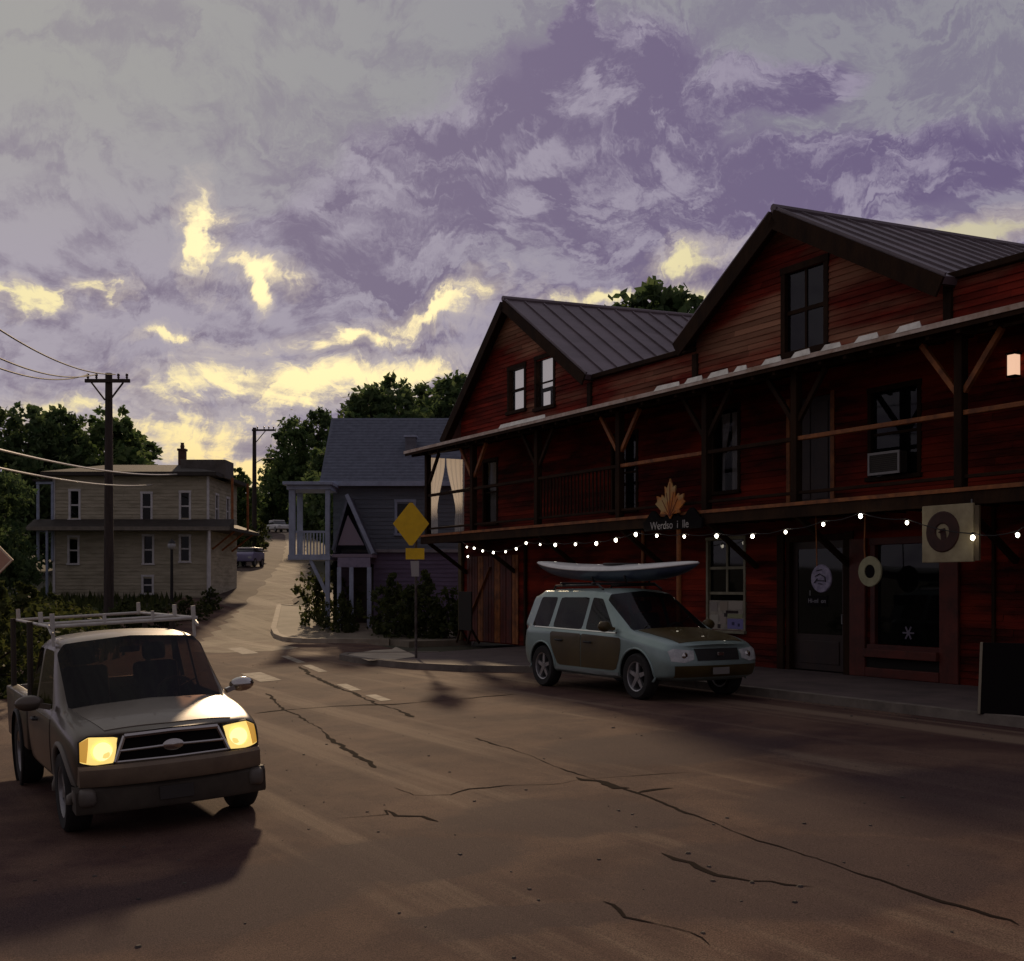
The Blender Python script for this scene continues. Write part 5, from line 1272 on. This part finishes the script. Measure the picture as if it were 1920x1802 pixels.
# ---- parked SUV with reflections painted on its doors and hood
SRZ = RZ
def make_suv():
    c0 = Vector(ls(16.08, 12.10)); k = 1.10
    t = thing('parked_suv', 'parked teal-silver SUV, reflections painted brown, carrying a kayak, in front of the red building', 'car', (c0.x, c0.y, 0.0), SRZ)
    t.scale = (k, k, k)
    cols = [
        [(-2.0, 0, .36), (-2.05, .60, .34), (-2.12, .78, .42), (-2.15, .83, .62), (-2.08, .82, .92), (-2.04, .78, 1.0), (-1.90, .65, 1.50), (-1.86, .56, 1.60), (-1.86, 0, 1.635)],
        [(-1.7, 0, .25), (-1.7, .72, .25), (-1.76, .86, .34), (-1.80, .89, .62), (-1.78, .875, .92), (-1.72, .835, 1.0), (-1.62, .69, 1.49), (-1.58, .62, 1.60), (-1.58, 0, 1.65)],
        [(-1.3, 0, .24), (-1.3, .74, .24), (-1.3, .875, .32), (-1.3, .90, .62), (-1.3, .885, .92), (-1.16, .845, .995), (-1.12, .68, 1.49), (-1.1, .60, 1.595), (-1.1, 0, 1.65)],
        [(-1.0, 0, .24), (-1.0, .74, .24), (-1.0, .88, .31), (-1.0, .90, .62), (-1.02, .885, .92), (-1.04, .845, .995), (-1.02, .68, 1.49), (-1.0, .60, 1.60), (-1.0, 0, 1.655)],
        [(-.15, 0, .24), (-.15, .74, .24), (-.15, .885, .30), (-.15, .905, .62), (-.15, .89, .92), (-.15, .85, .985), (-.15, .68, 1.495), (-.15, .60, 1.605), (-.15, 0, 1.66)],
        [(-.05, 0, .24), (-.05, .74, .24), (-.05, .885, .30), (-.05, .905, .62), (-.05, .89, .92), (-.05, .85, .985), (-.06, .68, 1.495), (-.06, .60, 1.605), (-.06, 0, 1.66)],
        [(.62, 0, .24), (.62, .74, .24), (.62, .885, .30), (.64, .905, .62), (.68, .89, .92), (.76, .845, .97), (.20, .67, 1.475), (.13, .59, 1.58), (.12, 0, 1.64)],
        [(.85, 0, .25), (.85, .74, .25), (.85, .88, .31), (.86, .90, .62), (.88, .89, .91), (.90, .84, .965), (.33, .665, 1.455), (.28, .58, 1.545), (.32, 0, 1.60)],
        [(1.0, 0, .25), (1.0, .74, .25), (1.0, .875, .32), (1.0, .895, .62), (1.02, .885, .90), (1.04, .83, .965), (1.06, .72, 1.005), (1.12, .5, 1.03), (1.20, 0, 1.05)],
        [(1.5, 0, .26), (1.5, .72, .26), (1.5, .87, .34), (1.5, .895, .60), (1.5, .88, .84), (1.52, .80, .925), (1.54, .68, .955), (1.55, .5, .975), (1.57, 0, .995)],
        [(1.95, 0, .28), (1.95, .68, .28), (1.98, .83, .36), (2.0, .86, .57), (1.97, .84, .76), (1.93, .77, .845), (1.97, .64, .87), (2.0, .45, .885), (2.05, 0, .90)],
        [(2.05, 0, .31), (2.06, .6, .31), (2.15, .76, .39), (2.19, .78, .55), (2.14, .76, .71), (2.09, .70, .775), (2.12, .6, .80), (2.15, .42, .815), (2.20, 0, .83)],
    ]
    gf = {(1, 5): 1, (3, 5): 1, (5, 5): 1, (7, 6): 2, (7, 7): 2, ('cap', 0, 5): 3}
    ev = car_body(cols, gf, [(1.36, .34), (-1.32, .34)], .40, .88, 4, creases={2: .6, 4: .55, 5: .6, 6: .4, 7: .5})
    bv = bvh_of(ev)
    paint = mat('teal_silver_paint', (.28, .37, .345), .36, (.22, .30, .28), 1.5, 6, metal=.35, coat=.25)
    olive = mat('olive_paint_and_reflection', (.085, .060, .016), .42, (.060, .040, .012), 1.8, 6, metal=.2, coat=.15)  # doors and hood: dark reflections painted in as olive brown
    split_mesh(ev, [0], 'body', paint, t)
    for sx in (1, -1):
        for sg in (1, -1): split_mesh(ev, [4], 'wheel_well', well_m, t, lambda c, sx=sx, sg=sg: c.x * sx > 0 and c.y * sg > 0)
    for nm, idx in (('side_window', 1), ('windscreen', 2), ('rear_window', 3)):
        if idx == 1:
            for lo, hi in ((-2.2, -1.1), (-1.1, -.1), (-.1, 1.2)):
                for sg in (1, -1): split_mesh(ev, [1], nm, cglass, t, lambda c, lo=lo, hi=hi, sg=sg: lo < c.x <= hi and c.y * sg > 0)
        else: split_mesh(ev, [idx], nm, cglass, t)
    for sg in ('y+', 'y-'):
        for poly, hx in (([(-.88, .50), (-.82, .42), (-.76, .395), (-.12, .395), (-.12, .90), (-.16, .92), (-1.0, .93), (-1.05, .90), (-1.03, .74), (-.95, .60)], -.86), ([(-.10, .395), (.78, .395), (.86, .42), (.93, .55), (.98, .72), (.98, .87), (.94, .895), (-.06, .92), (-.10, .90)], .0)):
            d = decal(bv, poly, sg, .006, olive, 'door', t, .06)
            s_ = 1 if sg == 'y+' else -1
            MB().tube([(hx, s_ * .897, .80), (hx + .03, s_ * .93, .80), (hx + .17, s_ * .93, .795), (hx + .2, s_ * .9, .795)], .017, 6).build('handle', black_pl, d, smooth='auto')
        decal(bv, [(-.98, .27), (.92, .27), (.92, .37), (-.98, .37)], sg, .012, mat('sill_silver', (.22, .25, .235), .5), 'sill', t, .08)
        s_ = 1 if sg == 'y+' else -1
        # belt moulding under the side glass
        decal(bv, [(-1.62, .985), (.84, .955), (.84, .972), (-1.62, 1.003)], sg, .008, chrome, 'belt_moulding', t, .06, .008)
        m = MB(); bm = bmesh.new(); bmesh.ops.create_uvsphere(bm, u_segments=14, v_segments=8, radius=1)
        m.bm(bm, 0, Tm((.72, s_ * 1.0, 1.06)) @ Matrix.Diagonal((.07, .12, .085, 1))); m.bar((.78, s_ * .85, 1.02), (.74, s_ * .95, 1.04), .04, .05)
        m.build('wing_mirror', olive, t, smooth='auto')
        # wheel-arch lip
        for wx in (1.36, -1.32):
            pts = []
            for i in range(25):
                a = R(-8) + (math.pi + R(16)) * i / 24; x, z = wx + .415 * math.cos(a), .34 + .415 * math.sin(a)
                h = bv.ray_cast(Vector((x, s_ * 3, z)), Vector((0, -s_, 0)))
                pts.append(Vector((x, h[0].y if h[0] is not None and abs(h[0].y) > .7 else s_ * .87, z)))
            MB().tube(pts, .018, 6).build('arch_lip', paint, t, smooth=True)
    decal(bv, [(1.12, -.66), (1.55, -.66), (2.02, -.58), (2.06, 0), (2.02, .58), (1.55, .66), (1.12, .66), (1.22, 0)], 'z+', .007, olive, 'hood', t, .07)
    for sg in (1, -1):
        hl = decal(bv, [(sg * .42, .745), (sg * .72, .775), (sg * .80, .74), (sg * .78, .60), (sg * .60, .575), (sg * .44, .62)], 'x+', .008, headl, 'headlight', t, .05)
        MB().lathe([(.0, .0), (.05, .005), (.055, .02), (.04, .03), (0, .035)], 14, 0, Tm((2.13, sg * .58, .67), ry=R(90))).build('lamp_reflector', chrome, hl, smooth='auto')
        decal(bv, [(sg * .48, .42), (sg * .68, .42), (sg * .68, .50), (sg * .48, .50)], 'x+', .008, black_pl, 'fog_light', t, .05)
        decal(bv, [(sg * .80, .80), (sg * .66, .80), (sg * .66, 1.04), (sg * .78, 1.02)], 'x-', .010, mat('tail_light_red', (.25, .03, .02), .3, coat=.5), 'tail_light', t, .05)
    decal(bv, [(-.38, .60), (.38, .60), (.40, .77), (-.40, .77)], 'x+', .008, black_pl, 'grille', t, .06)
    em = MB(); em.box(2.232, 2.245, -.055, .055, .67, .72, bev=.01); em.build('badge', chrome, t)
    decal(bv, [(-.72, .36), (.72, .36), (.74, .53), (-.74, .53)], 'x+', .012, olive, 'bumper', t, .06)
    pl = MB().box(2.245, 2.257, -.15, .15, .40, .50, bev=.004).build('number_plate', mat('plate_grey', (.20, .19, .17), .6), t)
    MB().box(-1.6, .9, -.6, .6, .30, .34).build('cabin_floor', seat_m, t); seats(t, [.25, -.75], .38, .72); steering(t, .62, .38, .93)
    MB().box(.72, 1.0, -.72, .72, .6, .93, bev=.06).build('dashboard', seat_m, t)
    MB().box(-1.75, -1.3, -.68, .68, .5, .96, bev=.05).build('luggage_cover', seat_m, t)
    for sg in (1, -1):
        MB().tube([(-1.45, sg * .57, 1.60), (-1.38, sg * .57, 1.675), (-.1, sg * .57, 1.695), (.05, sg * .57, 1.62)], .018, 7).build('roof_rail', black_pl, t, smooth='auto')
        for x, s_ in ((1.36, sg), (-1.32, sg)): wheel(t, x, sg * .785, .34, .345, .215)
    for x in (-1.15, -.2):
        MB().box(x - .03, x + .03, -.62, .62, 1.695, 1.735, bev=.01).build('crossbar', black_pl, t)
        for sg in (-1, 1): MB().tube([(x, .28 + sg * .22, 1.735), (x, .28 + sg * .27, 1.80), (x, .28 + sg * .27, 1.86)], .018, 6).build('kayak_cradle', black_pl, t)
    w_ = MB()
    for y0 in (-.55, .05): w_.bar((1.12, y0, 1.045), (.86, y0 + .45, 1.19), .012, .012)
    w_.build('wiper', black_pl, t)
    return t, k
suv, KS = make_suv()
def make_kayak():
    # hull along local x, sitting in the cradles
    t = thing('kayak', 'long pale kayak with dark blue hull strapped on the SUV roof', 'kayak', (0, 0, 0), SRZ)
    Lk = 5.25; n = 36; m = 16; vs = []; fs = []; mi = []
    for i in range(n + 1):
        u = -1 + 2 * i / n; x = u * Lk / 2
        wv = .37 * max(.004, (1 - abs(u) ** 2.3)) ** .8; rock = .15 * abs(u) ** 2.2; dep = .205 * (1 - abs(u) ** 5 * .85)
        for j in range(m):
            a = 2 * math.pi * j / m; y = wv * math.cos(a); s = math.sin(a)
            z = rock + (s * dep if s < 0 else s * (.10 + .03 * (1 - abs(u))) * (1 - abs(u) ** 6 * .7))
            vs.append((x, y, z))
    for i in range(n):
        for j in range(m):
            j2 = (j + 1) % m; fs.append((i * m + j, i * m + j2, (i + 1) * m + j2, (i + 1) * m + j))
    fs += [tuple(range(m - 1, -1, -1)), tuple(range(n * m, n * m + m))]
    deck = [f for f in fs if len(f) == 4 and (f[0] % m) < m // 2]; hull = [f for f in fs if f not in deck]
    MB().add(vs, hull).build('hull', mat('dark_blue_hull', (.050, .065, .105), .35, (.035, .045, .075), 2, 6, coat=.4), t, smooth=True)
    MB().add(vs, deck).build('deck', mat('pale_deck', (.78, .77, .72), .4, (.62, .62, .60), 3, 6, coat=.3), t, smooth=True)
    st = MB()
    for sg in (1, -1): st.tube([(-Lk / 2 * u_, sg * (.37 * max(.004, (1 - abs(u_) ** 2.3)) ** .8 + .004), .15 * abs(u_) ** 2.2 + .005) for u_ in [-1 + i / 20 for i in range(41)]], .014, 6)
    st.build('gunwale_strip', mat('white_strip', (.72, .70, .66), .4), t, smooth=True)
    ck = MB(); pts = [(.35 + .42 * math.cos(a), .235 * math.sin(a), .125) for a in [i * math.pi / 16 for i in range(33)]]; ck.tube(pts, .025, 7, 0, False); ck.build('coaming', black_pl, t, smooth=True)
    ck = MB(); ck.lathe([(0, .118), (1, .118)], 30, 0, Matrix.Translation((.35, 0, .014)) @ Matrix.Diagonal((.41, .225, 1, 1))); ck.build('cockpit_cover', seat_m, t)
    for x in (-1.1, .1): pass
    return t
kk = make_kayak()
kk.location = suv.matrix_basis @ Vector((.62, .28, 2.015)) if False else (Matrix.Translation(suv.location) @ Matrix.Rotation(SRZ, 4, 'Z') @ Matrix.Scale(KS, 4)) @ Vector((-1.02, .28, 1.93))
kk.rotation_euler = (0, R(1.0), SRZ)
# ---- pickup truck
def make_truck():
    fy = 10.75; fx = P(334, 0, fy).x; z0 = gz(fx, fy)
    hd = Vector((-UX, -UY))                                    # heading
    k = .96
    c0 = Vector((fx, fy)) - hd * 2.0 * k
    roll = math.atan(.05)
    t = thing('pickup_truck', 'oncoming silver-grey pickup truck with lit yellow headlights and a white pipe rack', 'pickup truck', (c0.x, c0.y, gz(c0.x, c0.y)), RZ, None, roll)
    t.scale = (k * 1.0, k * 1.07, k * 1.065)
    cols = [
        [(-1.12, 0, .42), (-1.12, .70, .40), (-1.12, .82, .46), (-1.13, .85, .70), (-1.12, .84, .98), (-1.10, .80, 1.06), (-.98, .69, 1.57), (-.95, .55, 1.66), (-.95, 0, 1.71)],
        [(-1.0, 0, .38), (-1.0, .72, .36), (-1.0, .84, .42), (-1.0, .875, .70), (-1.0, .86, .98), (-.98, .82, 1.06), (-.88, .71, 1.58), (-.86, .62, 1.69), (-.86, 0, 1.735)],
        [(-.5, 0, .38), (-.5, .72, .36), (-.5, .85, .42), (-.5, .88, .70), (-.5, .865, .98), (-.5, .825, 1.06), (-.48, .72, 1.59), (-.47, .64, 1.70), (-.47, 0, 1.75)],
        [(-.4, 0, .38), (-.4, .72, .36), (-.4, .85, .42), (-.4, .88, .70), (-.4, .865, .98), (-.4, .825, 1.06), (-.39, .72, 1.59), (-.38, .64, 1.70), (-.38, 0, 1.75)],
        [(.45, 0, .38), (.45, .72, .36), (.45, .85, .42), (.47, .88, .70), (.52, .865, .98), (.62, .82, 1.045), (.14, .71, 1.58), (.09, .64, 1.685), (.08, 0, 1.735)],
        [(.68, 0, .38), (.68, .72, .36), (.68, .845, .42), (.70, .875, .70), (.74, .86, .98), (.77, .81, 1.04), (.26, .705, 1.56), (.22, .63, 1.65), (.26, 0, 1.695)],
        [(.85, 0, .38), (.85, .72, .36), (.85, .84, .42), (.86, .87, .70), (.88, .86, .97), (.90, .80, 1.04), (.92, .72, 1.07), (.98, .5, 1.095), (1.04, 0, 1.12)],
        [(1.3, 0, .38), (1.3, .70, .36), (1.3, .835, .44), (1.3, .875, .70), (1.3, .865, .94), (1.31, .79, 1.01), (1.32, .68, 1.035), (1.33, .5, 1.055), (1.36, 0, 1.075)],
        [(1.78, 0, .40), (1.78, .66, .38), (1.80, .80, .46), (1.82, .845, .68), (1.80, .83, .87), (1.78, .77, .925), (1.80, .64, .95), (1.84, .45, .965), (1.88, 0, .985)],
        [(1.86, 0, .42), (1.88, .62, .42), (1.92, .77, .48), (1.95, .80, .66), (1.92, .78, .82), (1.89, .72, .875), (1.93, .6, .90), (1.96, .42, .915), (2.0, 0, .93)],
    ]
    gf = {(1, 5): 1, (3, 5): 1, (5, 6): 2, (5, 7): 2, ('cap', 0, 5): 3}
    ev = car_body(cols, gf, [(1.28, .36)], .42, .865, 4)
    bv = bvh_of(ev)
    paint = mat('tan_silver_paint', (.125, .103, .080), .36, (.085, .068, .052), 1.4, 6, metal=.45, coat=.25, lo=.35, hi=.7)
    split_mesh(ev, [0], 'cab', paint, t); [split_mesh(ev, [4], 'wheel_well', well_m, t, lambda c, sg=sg: c.y * sg > 0) for sg in (1, -1)]
    for lo, hi in ((-1.3, -.45), (-.45, 1.2)):
        for sg in (1, -1): split_mesh(ev, [1], 'side_window', cglass, t, lambda c, lo=lo, hi=hi, sg=sg: lo < c.x <= hi and c.y * sg > 0)
    split_mesh(ev, [2], 'windscreen', glass('windscreen_glass', (.44, .31, .27), .62, .02), t); split_mesh(ev, [3], 'rear_window', cglass, t)
    # hood panel, lights, grille
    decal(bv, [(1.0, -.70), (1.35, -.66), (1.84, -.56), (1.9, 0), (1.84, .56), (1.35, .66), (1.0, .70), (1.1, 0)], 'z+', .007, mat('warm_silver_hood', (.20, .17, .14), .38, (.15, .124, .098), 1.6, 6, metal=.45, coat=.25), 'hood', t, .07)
    lamp_on = mat('lit_headlight', (.9, .75, .3), .4, emit=(1.0, .70, .19), estr=.92)
    for sg in (1, -1):
        hl = decal(bv, [(sg * .455, .885), (sg * .70, .90), (sg * .775, .86), (sg * .785, .69), (sg * .66, .655), (sg * .515, .665)], 'x+', .012, lamp_on, 'headlight', t, .05)
        s_ = sg
        decal(bv, [(sg * .70, .895), (sg * .775, .86), (sg * .785, .70), (sg * .735, .685)], 'x+', .016, mat('amber_lens', (.55, .30, .06), .3, emit=(1.0, .52, .08), estr=.45, coat=.4), 'indicator', hl, .04)
        rc = bv.ray_cast(Vector((5, sg * .60, .775)), Vector((-1, 0, 0)))[0]
        MB().lathe([(0, .004), (.055, .008), (.075, .016), (.082, .012)], 20, 0, Matrix.Translation(rc + Vector((.012, 0, 0))) @ Matrix.Rotation(R(90), 4, 'Y')).build('reflector', mat('hot_reflector', (.9, .8, .45), .3, emit=(1.0, .80, .36), estr=1.25), hl, smooth='auto')
        ol = [(sg * .452, .888), (sg * .70, .903), (sg * .778, .862), (sg * .788, .688), (sg * .66, .652), (sg * .512, .662), (sg * .452, .888)]
        MB().tube([bv.ray_cast(Vector((5, y_, z_)), Vector((-1, 0, 0)))[0] + Vector((.008, 0, 0)) if bv.ray_cast(Vector((5, y_, z_)), Vector((-1, 0, 0)))[0] else Vector((1.9, y_, z_)) for y_, z_ in ol], .012, 6).build('bezel', black_pl, hl, smooth='auto')
        m = MB(); bm = bmesh.new(); bmesh.ops.create_uvsphere(bm, u_segments=14, v_segments=8, radius=1)
        m.bm(bm, 0, Tm((.60, s_ * 1.02, 1.13)) @ Matrix.Diagonal((.07, .13, .075, 1))); m.bar((.66, s_ * .84, 1.08), (.62, s_ * .95, 1.11), .035, .05)
        m.build('wing_mirror', paint if sg < 0 else chrome, t, smooth='auto')
        dside = 'y+' if sg > 0 else 'y-'
        d = decal(bv, [(-.38, .46), (.62, .46), (.70, .70), (.70, .97), (-.38, .98)], dside, .006, paint, 'door', t, .07)
        MB().tube([(-.3, s_ * .865, .90), (-.27, s_ * .91, .90), (-.12, s_ * .91, .9), (-.09, s_ * .868, .9)], .016, 6).build('handle', black_pl, d, smooth='auto')
        pts = []
        for i in range(25):
            a = R(-6) + (math.pi + R(12)) * i / 24; x, z = 1.28 + .435 * math.cos(a), .36 + .435 * math.sin(a)
            h = bv.ray_cast(Vector((x, s_ * 3, z)), Vector((0, -s_, 0))); pts.append(Vector((x, h[0].y if h[0] is not None and abs(h[0].y) > .7 else s_ * .86, z)))
        MB().tube(pts, .03, 6).build('arch_flare', mat('flare_grey', (.20, .18, .15), .6), t, smooth=True)
    gr = decal(bv, [(-.49, .675), (.49, .675), (.40, .885), (-.40, .885)], 'x+', .006, black_m, 'grille', t, .06)
    def on_front_(y, z, off): 
        h = bv.ray_cast(Vector((5, y, z)), Vector((-1, 0, 0))); return Vector((h[0].x + off, y, z))
    for pts_, r_, nm in (([(-.50, .672), (-.41, .89)], .020, 'grille_surround'), ([(.50, .672), (.41, .89)], .020, 'grille_surround'), ([(-.41, .89), (-.2, .895), (0, .90), (.2, .895), (.41, .89)], .026, 'grille_surround'), ([(-.47, .765), (-.2, .77), (0, .775), (.2, .77), (.47, .765)], .014, 'grille_bar'), ([(-.5, .672), (0, .667), (.5, .672)], .013, 'grille_bar')):
        MB().tube([on_front_(y, z, .014) for y, z in pts_], r_, 7).build(nm, chrome, gr, smooth='auto')
    em = MB(); em.lathe([(0, .012), (.07, .008), (.085, 0)], 20, 0, Matrix.Translation(on_front_(0, .775, .022)) @ Matrix.Rotation(R(90), 4, 'Y') @ Matrix.Diagonal((.6, 1.1, 1, 1))); em.build('emblem', chrome, gr, smooth='auto')
    # front bumper: a bowed bar, valance and a tow plate
    def bow(z0, z1, x0, dpth, y_, m, name, n=14, curve=.16):
        b = MB(); vs = []
        for i in range(n + 1):
            y = -y_ + 2 * y_ * i / n; x = x0 - curve * (abs(y) / y_) ** 2.6
            vs += [(x - dpth, y, z0 + .02), (x - .02, y, z0), (x, y, z0 + .03), (x, y, z1 - .03), (x - .03, y, z1), (x - dpth, y, z1 - .005)]
        fs = []
        for i in range(n):
            for j in range(5): fs.append((i * 6 + j, i * 6 + j + 1, i * 6 + 7 + j, i * 6 + 6 + j))
        fs += [tuple(range(6)), tuple(range(n * 6 + 5, n * 6 - 1, -1))]
        bm = bmesh.new(); V_ = [bm.verts.new(v) for v in vs]; [bm.faces.new([V_[i] for i in f]) for f in fs]; bmesh.ops.recalc_face_normals(bm, faces=bm.faces[:])
        return b.bm(bm).build(name, m, t, smooth='auto')
    bow(.475, .655, 2.09, .28, .80, mat('bumper_brown_grey', (.22, .165, .11), .5, (.15, .11, .075), 3, 6, metal=.2), 'bumper')
    bow(.24, .47, 2.03, .22, .84, mat('valance_dark', (.075, .062, .045), .75, (.05, .04, .03), 4, 6), 'valance', curve=.10)
    MB().box(2.02, 2.045, -.15, .15, .30, .42, bev=.005).build('number_plate', mat('plate_dark', (.045, .04, .035), .7), t)
    for sg in (1, -1):
        m = MB(); bm = bmesh.new(); bmesh.ops.create_uvsphere(bm, u_segments=18, v_segments=12, radius=1)
        
        for v in bm.verts: v.co = Vector([math.copysign(abs(c) ** .6, c) for c in v.co])
        m.bm(bm, 0, Tm((1.86, sg * .76, .385), rz=R(-sg * 12)) @ Matrix.Diagonal((.16, .075, .085, 1))); m.build('bumper_corner', mat('corner_grey', (.15, .13, .105), .5, (.10, .086, .07), 4, 6), t, smooth='auto')
    # cargo bed
    bd = MB()
    for sg in (1, -1):
        a, b = sorted((sg * .86, sg * .72)); bd.box(-3.0, -1.17, a, b, .46, 1.04, bev=.02)
    bd.box(-1.24, -1.17, -.72, .72, .5, 1.03); bd.box(-3.0, -1.17, -.72, .72, .46, .55); bd.box(-3.06, -2.99, -.82, .82, .48, 1.03, bev=.015)
    bdo = bd.build('cargo_bed', paint, t, smooth='auto')
    for sg in (1, -1):
        bdo2 = MB(); bdo2.lathe([(.42, -.01), (.45, .0), (.45, .02), (.42, .03)], 28, 0, Tm((-1.95, sg * .865, .40), rx=R(90)))
        bdo2.build('arch_flare', black_pl, t)
    MB().box(-3.15, -3.0, -.8, .8, .36, .5, bev=.02).build('rear_bumper', steel, t)
    ch = MB(); ch.box(-2.9, 1.6, -.45, -.35, .32, .42); ch.box(-2.9, 1.6, .35, .45, .32, .42); ch.tube([(-1.95, -.75, .36), (-1.95, .75, .36)], .05, 8); ch.tube([(1.28, -.75, .36), (1.28, .75, .36)], .04, 8); ch.build('chassis', black_pl, t)
    for sg in (1, -1):
        for x in (1.28, -1.95): wheel(t, x, sg * .76, .36, .365, .23, 6, 't')
    MB().box(-1.0, .8, -.62, .62, .42, .47).build('cabin_floor', seat_m, t); seats(t, [-.02], .36, .86); steering(t, .52, .36, 1.10)
    MB().box(.55, .86, -.74, .74, .7, 1.03, bev=.07).build('dashboard', seat_m, t)
    MB().box(.16, .19, -.1, .1, 1.52, 1.58, bev=.01).build('rear_view_mirror', black_pl, t)
    wp = MB()
    for y0 in (-.5, .1): wp.bar((.94, y0, 1.10), (.72, y0 + .42, 1.24), .012, .012)
    wp.build('wiper', black_pl, t)
    # pipe rack
    rk = mat('white_pipe', (.62, .60, .54), .4, (.45, .43, .38), 6, 5)
    rkd = mat('dark_rack_post', (.045, .035, .026), .7)
    zt, zl = 1.97, 1.82
    ro = bpy.data.objects.new('pipe_rack', None); C.objects.link(ro); ro.parent = t
    def pipe(pts, r=.018, m=rk, nm='pipe'): return MB().tube(pts, r, 8).build(nm, m, ro, smooth='auto')
    for x in (.02, -.85, -2.85):
        pipe([(x, -.74, zl), (x, .74, zl)])
        for sg in (-1, 1): pipe([(x, sg * .70, zl - .02), (x, sg * .70, zl + .13)], .024, nm='stake')
    for sg in (-1, 1):
        pipe([(.10, sg * .72, zl - .07), (-.1, sg * .72, zl), (-2.9, sg * .72, zl)], .017)
        pipe([(.02, sg * .70, 1.62), (.02, sg * .70, zl)], .018, nm='stake')
        for x in (-1.28, -2.85): pipe([(x, sg * .79, 1.02), (x, sg * .76, zl + .02)], .032, rkd, 'rack_post')
    for y in (-.2, .28): pipe([(.02, y, zl), (.02, y, zl + .10)], .018, nm='stake')
    return t
truck = make_truck()
# ---- two far vehicles
def far_car(name, label, cat, px, py, Y, rz, roofcol, bodycol, L_=4.4, H_=1.5, van=False):
    p = P(px, py, Y); t = thing(name, label, cat, (p.x, Y, gz(p.x, Y)), rz)
    b = MB(); hl = L_ / 2
    pr = [(-hl, .35), (hl, .35), (hl, .75), (hl * .55, .95), (-hl * .95, 1.0), (-hl, .8)] if not van else [(-hl, .4), (hl, .4), (hl, .95), (hl * .8, 1.15), (-hl, 1.15)]
    bm = bmesh.new()
    def ext(bm, prof, w0, w1):
        n = len(prof); vs = [bm.verts.new((x, -w0, z)) for x, z in prof] + [bm.verts.new((x, w0, z)) for x, z in prof]
        bm.faces.new(vs[:n][::-1]); bm.faces.new(vs[n:])
        for i in range(n): bm.faces.new((vs[i], vs[(i + 1) % n], vs[(i + 1) % n + n], vs[i + n]))
        bmesh.ops.recalc_face_normals(bm, faces=bm.faces[:])
    ext(bm, pr, .88, .88); bmesh.ops.bevel(bm, geom=bm.edges[:], offset=.09, segments=3, affect='EDGES', profile=.5)
    MB().bm(bm).build('body', mat(name + '_body', bodycol, .4, coat=.3), t, smooth='auto')
    zb = .96 if not van else 1.14
    gp = [(-hl * .85, zb), (hl * .42, zb), (hl * .1, H_ - .08), (-hl * .65, H_ - .08)] if not van else [(-hl * .98, zb), (hl * .75, zb), (hl * .5, H_ - .1), (-hl * .96, H_ - .1)]
    bm = bmesh.new(); ext(bm, gp, .74, .74); bmesh.ops.bevel(bm, geom=bm.edges[:], offset=.05, segments=2, affect='EDGES', profile=.5)
    MB().bm(bm).build('windows', mat('far_vehicle_glass', (.03, .03, .035), .15), t, smooth='auto')
    MB().box(gp[3][0] - .05, gp[2][0] + .05, -.74, .74, H_ - .1, H_ + .02, bev=.05).build('roof', mat(name + '_roof', roofcol, .4), t, smooth='auto')
    for sg in (1, -1):
        for x in (-hl * .6, hl * .62): wheel(t, x, sg * .80, .33, .345, .215)
        MB().box(hl - .03, hl + .03, sg * .45 if sg > 0 else -.75, .75 if sg > 0 else -.45, .62, .78, bev=.02).build('headlight', headl, t)
    return t
far_car('hilltop_car', 'white-roofed car parked at the top of the hill road', 'car', 522, 0, 146, R(-60), (.75, .74, .70), (.55, .54, .52))
van = far_car('parked_van', 'small violet-blue van with a white roof beside the hill road', 'van', 467, 0, 79, R(-100), (.85, .83, .78), (.24, .22, .36), 2.6, 1.5, True)
van.scale = (.8, .8, .85)
